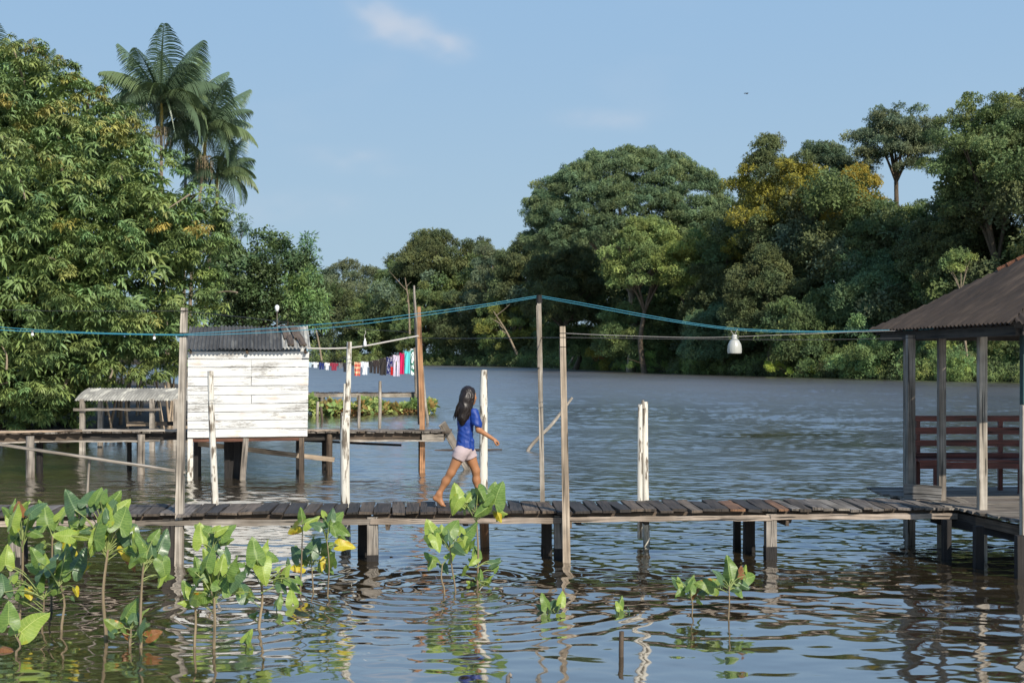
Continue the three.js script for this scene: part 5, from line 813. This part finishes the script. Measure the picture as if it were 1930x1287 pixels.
waterPlant('short water plant with small leaves below the three bright leaves', Bo, Z1, [706, 645], [694, 480], [[655, 470, 100, 125, 0, 0], [735, 450, 90, 42, 2], [700, 490, 70, 295, 1], [640, 460, 80, 250, 5]], { r: 0.011 });
waterPlant('low tuft of leaves in the water in front of the tan post', Bo, Z1, [1295, 740], null, [[1282, 725, 100, 96, 0, 0], [1268, 735, 70, 140, 1], [1355, 705, 90, 62, 2], [1340, 735, 70, 100, 0], [1300, 735, 80, 60, 1]], { name: 'water_sprout' });
waterPlant('tiny upright leaf in the water below the double white pole', Bo, Z1, [1680, 745], null, [[1678, 730, 90, 72, 0, 4], [1690, 735, 60, 110, 2], [1745, 745, 36, 60, 1]], { name: 'water_sprout' });
waterPlant('small water plant with orange-tipped leaves, right half, left one', Co, Z3, [276, 695], [270, 580], [[240, 545, 100, 135, 1, 2], [268, 560, 80, 72, 0], [298, 545, 80, 300, 5, 1], [232, 565, 60, 210, 0], [255, 525, 70, 60, 0], [290, 560, 60, 250, 4]], { r: 0.008 });
waterPlant('small water plant with a tall pointed leaf near the right-hand posts', Co, Z3, [458, 705], [461, 540], [[468, 510, 150, 102, 0, 2], [520, 515, 120, 22, 0], [395, 545, 120, 165, 5, 3], [540, 490, 80, 62, 4], [430, 510, 80, 130, 1], [500, 520, 90, 330, 1]], { r: 0.009 });
{ const p = at(2, 1228, wd(1229)), t = thing('fallen_leaf', 'orange fallen leaf floating at the bottom left edge', 'leaf', p), m = mesh('leaf', HEART[3], PLANTMAT[4], t); m.scale.setScalar(0.2); m.rotation.set(-1.35, 0, -1.5); m.position.set(-0.06, 0.035, 0); mesh('leaf_stalk', tube([V(-0.06, 0.03, 0), V(-0.12, 0.02, 0.02), V(-0.2, 0.0, 0.02)], 0.004, 4, 6), STEMG, t); }

// ---------------------------------------------------------------- the girl
{
  const D = 16.12, S = F / D, base = at(878, 955, D); base.y = DK;
  const t = thing('person', 'girl in blue top and pale shorts walking barefoot along the boardwalk', 'person', base);
  const J = (px, py, z = 0) => V((px - 878) / S, EYE + (HY - py) / S - DK, z);
  const smin = (a, b, k) => { const h = Math.max(k - Math.abs(a - b), 0) / k; return Math.min(a, b) - h * h * k * 0.25; };
  const cap = (a, b, ra, rb) => { const dx = b.x - a.x, dy = b.y - a.y, dz = b.z - a.z, l2 = dx * dx + dy * dy + dz * dz || 1e-9; return (x, y, z) => { const t = cl(((x - a.x) * dx + (y - a.y) * dy + (z - a.z) * dz) / l2); return Math.hypot(x - a.x - dx * t, y - a.y - dy * t, z - a.z - dz * t) - (ra + (rb - ra) * t); }; };
  const ell = (c, rx, ry, rz) => (x, y, z) => { const a = (x - c.x) / rx, b = (y - c.y) / ry, d = (z - c.z) / rz, k = Math.sqrt(a * a + b * b + d * d); return (k - 1) * Math.min(rx, ry, rz); };
  const join = (list, k) => (x, y, z) => { let d = list[0](x, y, z); for (let i = 1; i < list.length; i++) d = smin(d, list[i](x, y, z), k); return d; };
  // surface nets: an even mesh of the zero level of a field
  function nets(f, lo, hi, h) {
    const nx = Math.ceil((hi.x - lo.x) / h) + 1, ny = Math.ceil((hi.y - lo.y) / h) + 1, nz = Math.ceil((hi.z - lo.z) / h) + 1, v = new Float32Array(nx * ny * nz), id = new Int32Array(nx * ny * nz).fill(-1), pos = [], idx = [], uv = [];
    for (let k = 0, o = 0; k < nz; k++) for (let j = 0; j < ny; j++) for (let i = 0; i < nx; i++) v[o++] = f(lo.x + i * h, lo.y + j * h, lo.z + k * h);
    const at3 = (i, j, k) => i + nx * (j + ny * k);
    for (let k = 0; k + 1 < nz; k++) for (let j = 0; j + 1 < ny; j++) for (let i = 0; i + 1 < nx; i++) {
      let sx = 0, sy = 0, sz = 0, n = 0;
      const c = (q) => v[at3(i + (q & 1), j + ((q >> 1) & 1), k + (q >> 2))];
      for (let q = 0; q < 8; q++) for (const b of [1, 2, 4]) if (!(q & b)) { const A = c(q), B = c(q | b); if ((A < 0) !== (B < 0)) { const u = A / (A - B); sx += (q & 1) + (b === 1 ? u : 0); sy += ((q >> 1) & 1) + (b === 2 ? u : 0); sz += (q >> 2) + (b === 4 ? u : 0); n++; } }
      if (n) { id[at3(i, j, k)] = pos.length / 3; const x = lo.x + (i + sx / n) * h, y = lo.y + (j + sy / n) * h, z = lo.z + (k + sz / n) * h; pos.push(x, y, z); uv.push(x * 4, y * 4); }
    }
    for (let k = 1; k + 1 < nz; k++) for (let j = 1; j + 1 < ny; j++) for (let i = 1; i + 1 < nx; i++) {
      const A = v[at3(i, j, k)] < 0;
      const face = (B, a, b, c, d) => { if (A === B) return; const q = [id[a], id[b], id[c], id[d]]; if (q.some((w) => w < 0)) return; if (A) idx.push(q[0], q[1], q[2], q[0], q[2], q[3]); else idx.push(q[0], q[2], q[1], q[0], q[3], q[2]); };
      face(v[at3(i + 1, j, k)] < 0, at3(i, j - 1, k - 1), at3(i, j, k - 1), at3(i, j, k), at3(i, j - 1, k));
      face(v[at3(i, j + 1, k)] < 0, at3(i - 1, j, k - 1), at3(i - 1, j, k), at3(i, j, k), at3(i, j, k - 1));
      face(v[at3(i, j, k + 1)] < 0, at3(i - 1, j - 1, k), at3(i, j - 1, k), at3(i, j, k), at3(i - 1, j, k));
    }
    return geo(pos, idx, uv);
  }
  const k = { neck: J(884, 764), neckB: J(882, 776), chest: J(878.5, 789), waist: J(876.5, 820), pelvis: J(875.5, 846), rs: J(893.5, 777, 0.075), re: J(902.5, 809, 0.10), rw: J(931, 827.5, 0.07), ls: J(868, 779, -0.11), le: J(867, 812, -0.15), lw: J(878, 828, -0.2), rh: J(868.5, 853, 0.065), rk: J(850.5, 890, 0.075), rc: J(840.5, 906, 0.055), ra: J(827.8, 930, 0.06), rheel: J(820.5, 938, 0.06), rball: J(833.5, 949, 0.07), rtoe: J(840, 952.8, 0.075), lh: J(883.5, 856, -0.055), lk: J(896.5, 888, -0.07), lc: J(897.5, 906, -0.085), la: J(903.5, 939, -0.08), lheel: J(901.5, 949, -0.065), lball: J(909, 952, -0.17), ltoe: J(912, 953, -0.215) };
  const pieces = [cap(k.neck, k.neckB, 0.040, 0.048), cap(k.neckB, k.chest, 0.062, 0.094), cap(k.chest, k.waist, 0.092, 0.078), cap(k.waist, k.pelvis, 0.08, 0.098), cap(k.rs, k.neckB, 0.044, 0.05), cap(k.ls, k.neckB, 0.044, 0.05), cap(k.rs, k.re, 0.042, 0.033), cap(k.re, k.rw, 0.034, 0.0225), cap(k.ls, k.le, 0.042, 0.033), cap(k.le, k.lw, 0.033, 0.023),
    cap(k.rh, k.rk, 0.083, 0.05), cap(k.rk, k.rc, 0.047, 0.05), cap(k.rc, k.ra, 0.048, 0.030), cap(k.ra, k.rheel, 0.031, 0.027), cap(k.ra, k.rball, 0.029, 0.024), cap(k.rheel, k.rball, 0.024, 0.023), cap(k.lh, k.lk, 0.083, 0.05), cap(k.lk, k.lc, 0.047, 0.048), cap(k.lc, k.la, 0.048, 0.029), cap(k.la, k.lheel, 0.03, 0.026), cap(k.la, k.lball, 0.028, 0.022), cap(k.lheel, k.lball, 0.024, 0.022)];
  const toes = []; for (const [b, e, sg] of [[k.rball, k.rtoe, 1], [k.lball, k.ltoe, -1]]) for (let i = 0; i < 5; i++) { const across = V(0, 0, 1).multiplyScalar((i - 2) * 0.0115), a2 = sg > 0 ? across : V((i - 2) * 0.0115, 0, (i - 2) * 0.004); toes.push(cap(b.clone().add(a2), e.clone().add(a2).lerp(b, 0.08 * Math.abs(i - (sg > 0 ? 0 : 4)) / 2), 0.0115, i === (sg > 0 ? 0 : 4) ? 0.011 : 0.0085)); }
  const bodyF = join(pieces, 0.035), toeF = join(toes, 0.006), fieldB = (x, y, z) => smin(bodyF(x, y, z), toeF(x, y, z), 0.012);
  // head, turned away to the right
  const hc = J(884.5, 745.5, 0), f = V(0.86, -0.06, -0.5).normalize(), sd = V(0, 0, 0).crossVectors(f, V(0, 1, 0)).normalize(), up = V(0, 0, 0).crossVectors(sd, f).normalize(), hp = (a, b, c) => hc.clone().addScaledVector(f, a).addScaledVector(up, b).addScaledVector(sd, c);
  const skull = [ell(hc, 0.079, 0.098, 0.076), cap(hp(0.035, -0.055, 0), hp(0.05, -0.085, 0), 0.048, 0.026), cap(hp(0.03, -0.04, 0.03), hp(0.045, -0.08, 0.008), 0.04, 0.022), cap(hp(0.03, -0.04, -0.03), hp(0.045, -0.08, -0.008), 0.04, 0.022), cap(hp(-0.01, -0.07, 0), k.neckB, 0.04, 0.042)];
  const feat = [cap(hp(0.078, 0.012, 0), hp(0.096, -0.026, 0), 0.009, 0.013), cap(hp(0.08, -0.052, 0.014), hp(0.08, -0.052, -0.014), 0.008, 0.008), cap(hp(0.078, -0.062, 0.012), hp(0.078, -0.062, -0.012), 0.008, 0.008), cap(hp(0.068, 0.028, 0.034), hp(0.074, 0.03, 0.012), 0.008, 0.008), cap(hp(0.068, 0.028, -0.034), hp(0.074, 0.03, -0.012), 0.008, 0.008), cap(hp(0.055, -0.02, 0.042), hp(0.05, -0.035, 0.045), 0.02, 0.018), cap(hp(0.055, -0.02, -0.042), hp(0.05, -0.035, -0.045), 0.02, 0.018), ell(hp(-0.008, -0.01, 0.077), 0.018, 0.03, 0.012), ell(hp(-0.008, -0.01, -0.077), 0.018, 0.03, 0.012)];
  const sk = join(skull, 0.04), ft = join(feat, 0.008), eyes = [hp(0.07, 0.008, 0.028), hp(0.07, 0.008, -0.028)], headF = (x, y, z) => { let d = smin(sk(x, y, z), ft(x, y, z), 0.014); for (const e of eyes) d = Math.max(d, 0.013 - Math.hypot(x - e.x, y - e.y, z - e.z)); return d; };
  // right hand: a loose fist, five fingers curled, on a fine grid; the left hand likewise
  const hand = (w, e, side) => {
    const dir = w.clone().sub(e).normalize(), pn = V(0, 0, 0).crossVectors(dir, V(0, 0, 1)).normalize().multiplyScalar(1), ac = V(0, 0, 0).crossVectors(dir, pn).normalize().multiplyScalar(side), P = (a, b, c) => w.clone().addScaledVector(dir, a).addScaledVector(pn, b).addScaledVector(ac, c), list = [cap(P(-0.03, 0, 0), P(0.01, 0, 0), 0.023, 0.021), cap(P(0.02, 0, -0.012), P(0.055, 0.002, -0.018), 0.017, 0.014), cap(P(0.02, 0, 0.010), P(0.055, 0.002, 0.014), 0.017, 0.014), cap(P(0.02, 0, 0), P(0.056, 0.002, 0), 0.018, 0.015)], fing = [];
    [-0.027, -0.009, 0.009, 0.026].forEach((c, i) => { const l = [0.85, 1, 0.95, 0.78][i], a = P(0.058, -0.004, c), b = P(0.058 + 0.026 * l, 0.012, c * 0.98), d = P(0.058 + 0.022 * l, 0.034, c * 0.92), g = P(0.050, 0.038, c * 0.9); fing.push(cap(a, b, 0.0098, 0.0088), cap(b, d, 0.0088, 0.008), cap(d, g, 0.008, 0.0072)); });
    const t0 = P(0.012, 0.012, -0.022), t1 = P(0.034, 0.028, -0.036), t2 = P(0.058, 0.040, -0.026), t3 = P(0.066, 0.046, -0.012); fing.push(cap(t0, t1, 0.0125, 0.0105), cap(t1, t2, 0.0102, 0.009), cap(t2, t3, 0.009, 0.0075));
    const A = join(list, 0.012), B = join(fing, 0.003), F2 = (x, y, z) => smin(A(x, y, z), B(x, y, z), 0.006); const c = P(0.04, 0.01, 0); return nets(F2, c.clone().addScalar(-0.09), c.clone().addScalar(0.09), 0.003);
  };
  const SKIN = phys([0.36, 0.165, 0.075], { roughness: 0.5, specularIntensity: 0.8, bumpMap: grit, bumpScale: 0.0006 });
  const body = mergeGeometries([nets(fieldB, V(-0.48, -0.04, -0.34), V(0.44, 1.32, 0.28), 0.0095), nets(headF, hc.clone().add(V(-0.16, -0.2, -0.16)), hc.clone().add(V(0.16, 0.16, 0.16)), 0.005), hand(k.rw, k.re, 1), hand(k.lw, k.le, -1)]);
  mesh('body', body, SKIN, t);
  for (const e of eyes) { const m = mesh('eye', new THREE.SphereGeometry(0.0125, 12, 8), std([0.5, 0.46, 0.42], { roughness: 0.2 }), t); m.position.copy(e).addScaledVector(f, -0.003); }
  // blue satin top with puffed sleeves
  const hemY = (x) => J(0, 840.5).y - (x + 0.13) * 0.16, sl = cap(k.rs, J(899.5, 800, 0.095), 0.062, 0.066), slL = cap(k.ls, J(869, 800, -0.135), 0.058, 0.058), torso = join([cap(J(882, 778), k.chest, 0.084, 0.108), cap(k.chest, k.waist, 0.108, 0.094), cap(k.waist, J(876, 842), 0.094, 0.108), cap(k.rs, k.ls, 0.056, 0.056)], 0.03), flap = cap(J(889.5, 830, 0.03), J(891.5, 846, 0.03), 0.03, 0.02);
  const folds = (x, y, z) => 0.006 * (n3(x * 34 + y * 12, y * 26 - x * 9, z * 30) - 0.5) + 0.012 * (n3(x * 13, y * 36 + x * 22, z * 12 + 7) - 0.5) + 0.007 * (n3(x * 42, y * 12 + z * 9, z * 40 + 3) - 0.5);
  const shirtF = (x, y, z) => { const tor = Math.max(torso(x, y, z), hemY(x) - y), s = Math.max(sl(x, y, z), J(0, 803.5).y - (x - 0.15) * 0.5 - y); let d = smin(smin(tor, s, 0.02), Math.max(slL(x, y, z), J(0, 803).y - y), 0.02); d = smin(d, flap(x, y, z), 0.012); return Math.max(d, y - J(0, 769.5).y) + folds(x, y, z); };
  mesh('top', nets(shirtF, V(-0.26, 0.66, -0.28), V(0.28, 1.30, 0.26), 0.0075), phys([0.006, 0.038, 0.23], { roughness: 0.52, sheen: 0.2, sheenColor: new THREE.Color(0.1, 0.2, 0.9), sheenRoughness: 0.4 }), t);
  // pale shorts
  const leg = (a, b, lim, r) => { const d = b.clone().sub(a).normalize(), q = a.clone().addScaledVector(d, lim), c = cap(a, b, r + 0.012, r * 0.86 + 0.006); return (x, y, z) => Math.max(c(x, y, z), (x - q.x) * d.x + (y - q.y) * d.y + (z - q.z) * d.z); };
  const shortsF = (x, y, z) => Math.max(smin(smin(leg(k.rh, k.rk, 0.085, 0.084)(x, y, z), leg(k.lh, k.lk, 0.062, 0.082)(x, y, z), 0.012), Math.max(cap(J(875.5, 836), k.pelvis, 0.094, 0.104)(x, y, z), J(0, 862).y - y), 0.025), y - J(0, 836).y) + 0.007 * (n3(x * 20, y * 34, z * 20) - 0.5);
  mesh('shorts', nets(shortsF, V(-0.22, 0.46, -0.24), V(0.24, 0.84, 0.26), 0.0075), std([0.42, 0.335, 0.335], { roughness: 0.9, bumpMap: grit, bumpScale: 0.002 }), t);
  // long wet wavy hair: a cap, a fall down the back and loose locks over it
  const back = f.clone().multiplyScalar(-1), fall = [hp(-0.035, 0.03, 0.012), hp(-0.06, -0.05, 0.03), J(876, 769, 0.075), J(873, 786, 0.088), J(871.5, 797, 0.085)];
  const capF = ell(hp(-0.012, 0.012, 0), 0.092, 0.105, 0.09), fallF = join([cap(fall[0], fall[1], 0.085, 0.085), cap(fall[1], fall[2], 0.083, 0.085), cap(fall[2], fall[3], 0.085, 0.07), cap(fall[3], fall[4], 0.06, 0.035), cap(hp(-0.03, 0, -0.05), J(868, 792, -0.02), 0.055, 0.035), cap(hp(0.0, -0.01, 0.07), J(885, 778, 0.1), 0.035, 0.022)], 0.03);
  const hairF = (x, y, z) => { const fx = (x - hc.x) * f.x + (y - hc.y) * f.y + (z - hc.z) * f.z, uy = (x - hc.x) * up.x + (y - hc.y) * up.y + (z - hc.z) * up.z; const c = Math.max(capF(x, y, z), fx - 0.035 - Math.max(0, uy) * 0.45); return smin(c, Math.max(fallF(x, y, z), fx - 0.03), 0.03) + 0.012 * (n3(x * 64 + Math.sin(y * 34 + x * 8) * 1.6, y * 10, z * 64) - 0.5); };
  const hg = [nets(hairF, V(-0.26, 0.98, -0.2), V(0.2, 1.62, 0.28), 0.0075)];
  for (let i = 0; i < 150; i++) {
    const a = rr(-0.75, 2.2), ring = rr(0.2, 1), s0 = hp(-0.012 + 0.085 * Math.cos(Math.PI - a * 0.9) * ring, 0.035 + 0.07 * Math.sqrt(1 - ring * ring * 0.9), Math.sin(a) * 0.09 * ring), w = (i % 30) / 30 - 0.5, endY = rr(776, 794), e = V(J(871.5 + w * 32, 0).x, J(0, endY).y, 0.085 + 0.05 * (0.3 - w * w * 2) + gauss() * 0.012), m1 = hp(-0.075 + gauss() * 0.012, -0.03, 0.055 - w * 0.02 + gauss() * 0.015).lerp(s0, 0.15), m2 = m1.clone().lerp(e, 0.55).add(V(w * 0.035 + gauss() * 0.008, 0, 0.035));
    m1.x += w * 0.11; hg.push(pole([s0, m1, m2.add(V(gauss() * 0.008, 0, 0)), e.clone().lerp(m2, 0.35).add(V(gauss() * 0.012, 0, 0.012)), e], [0.004, 0.0085, 0.008, 0.006, 0.0015], 5, 0.05));
  }
  mesh('hair', merged(hg), phys([0.016, 0.011, 0.009], { roughness: 0.42, specularIntensity: 0.7 }), t);
}
renderer.render(scene, camera);
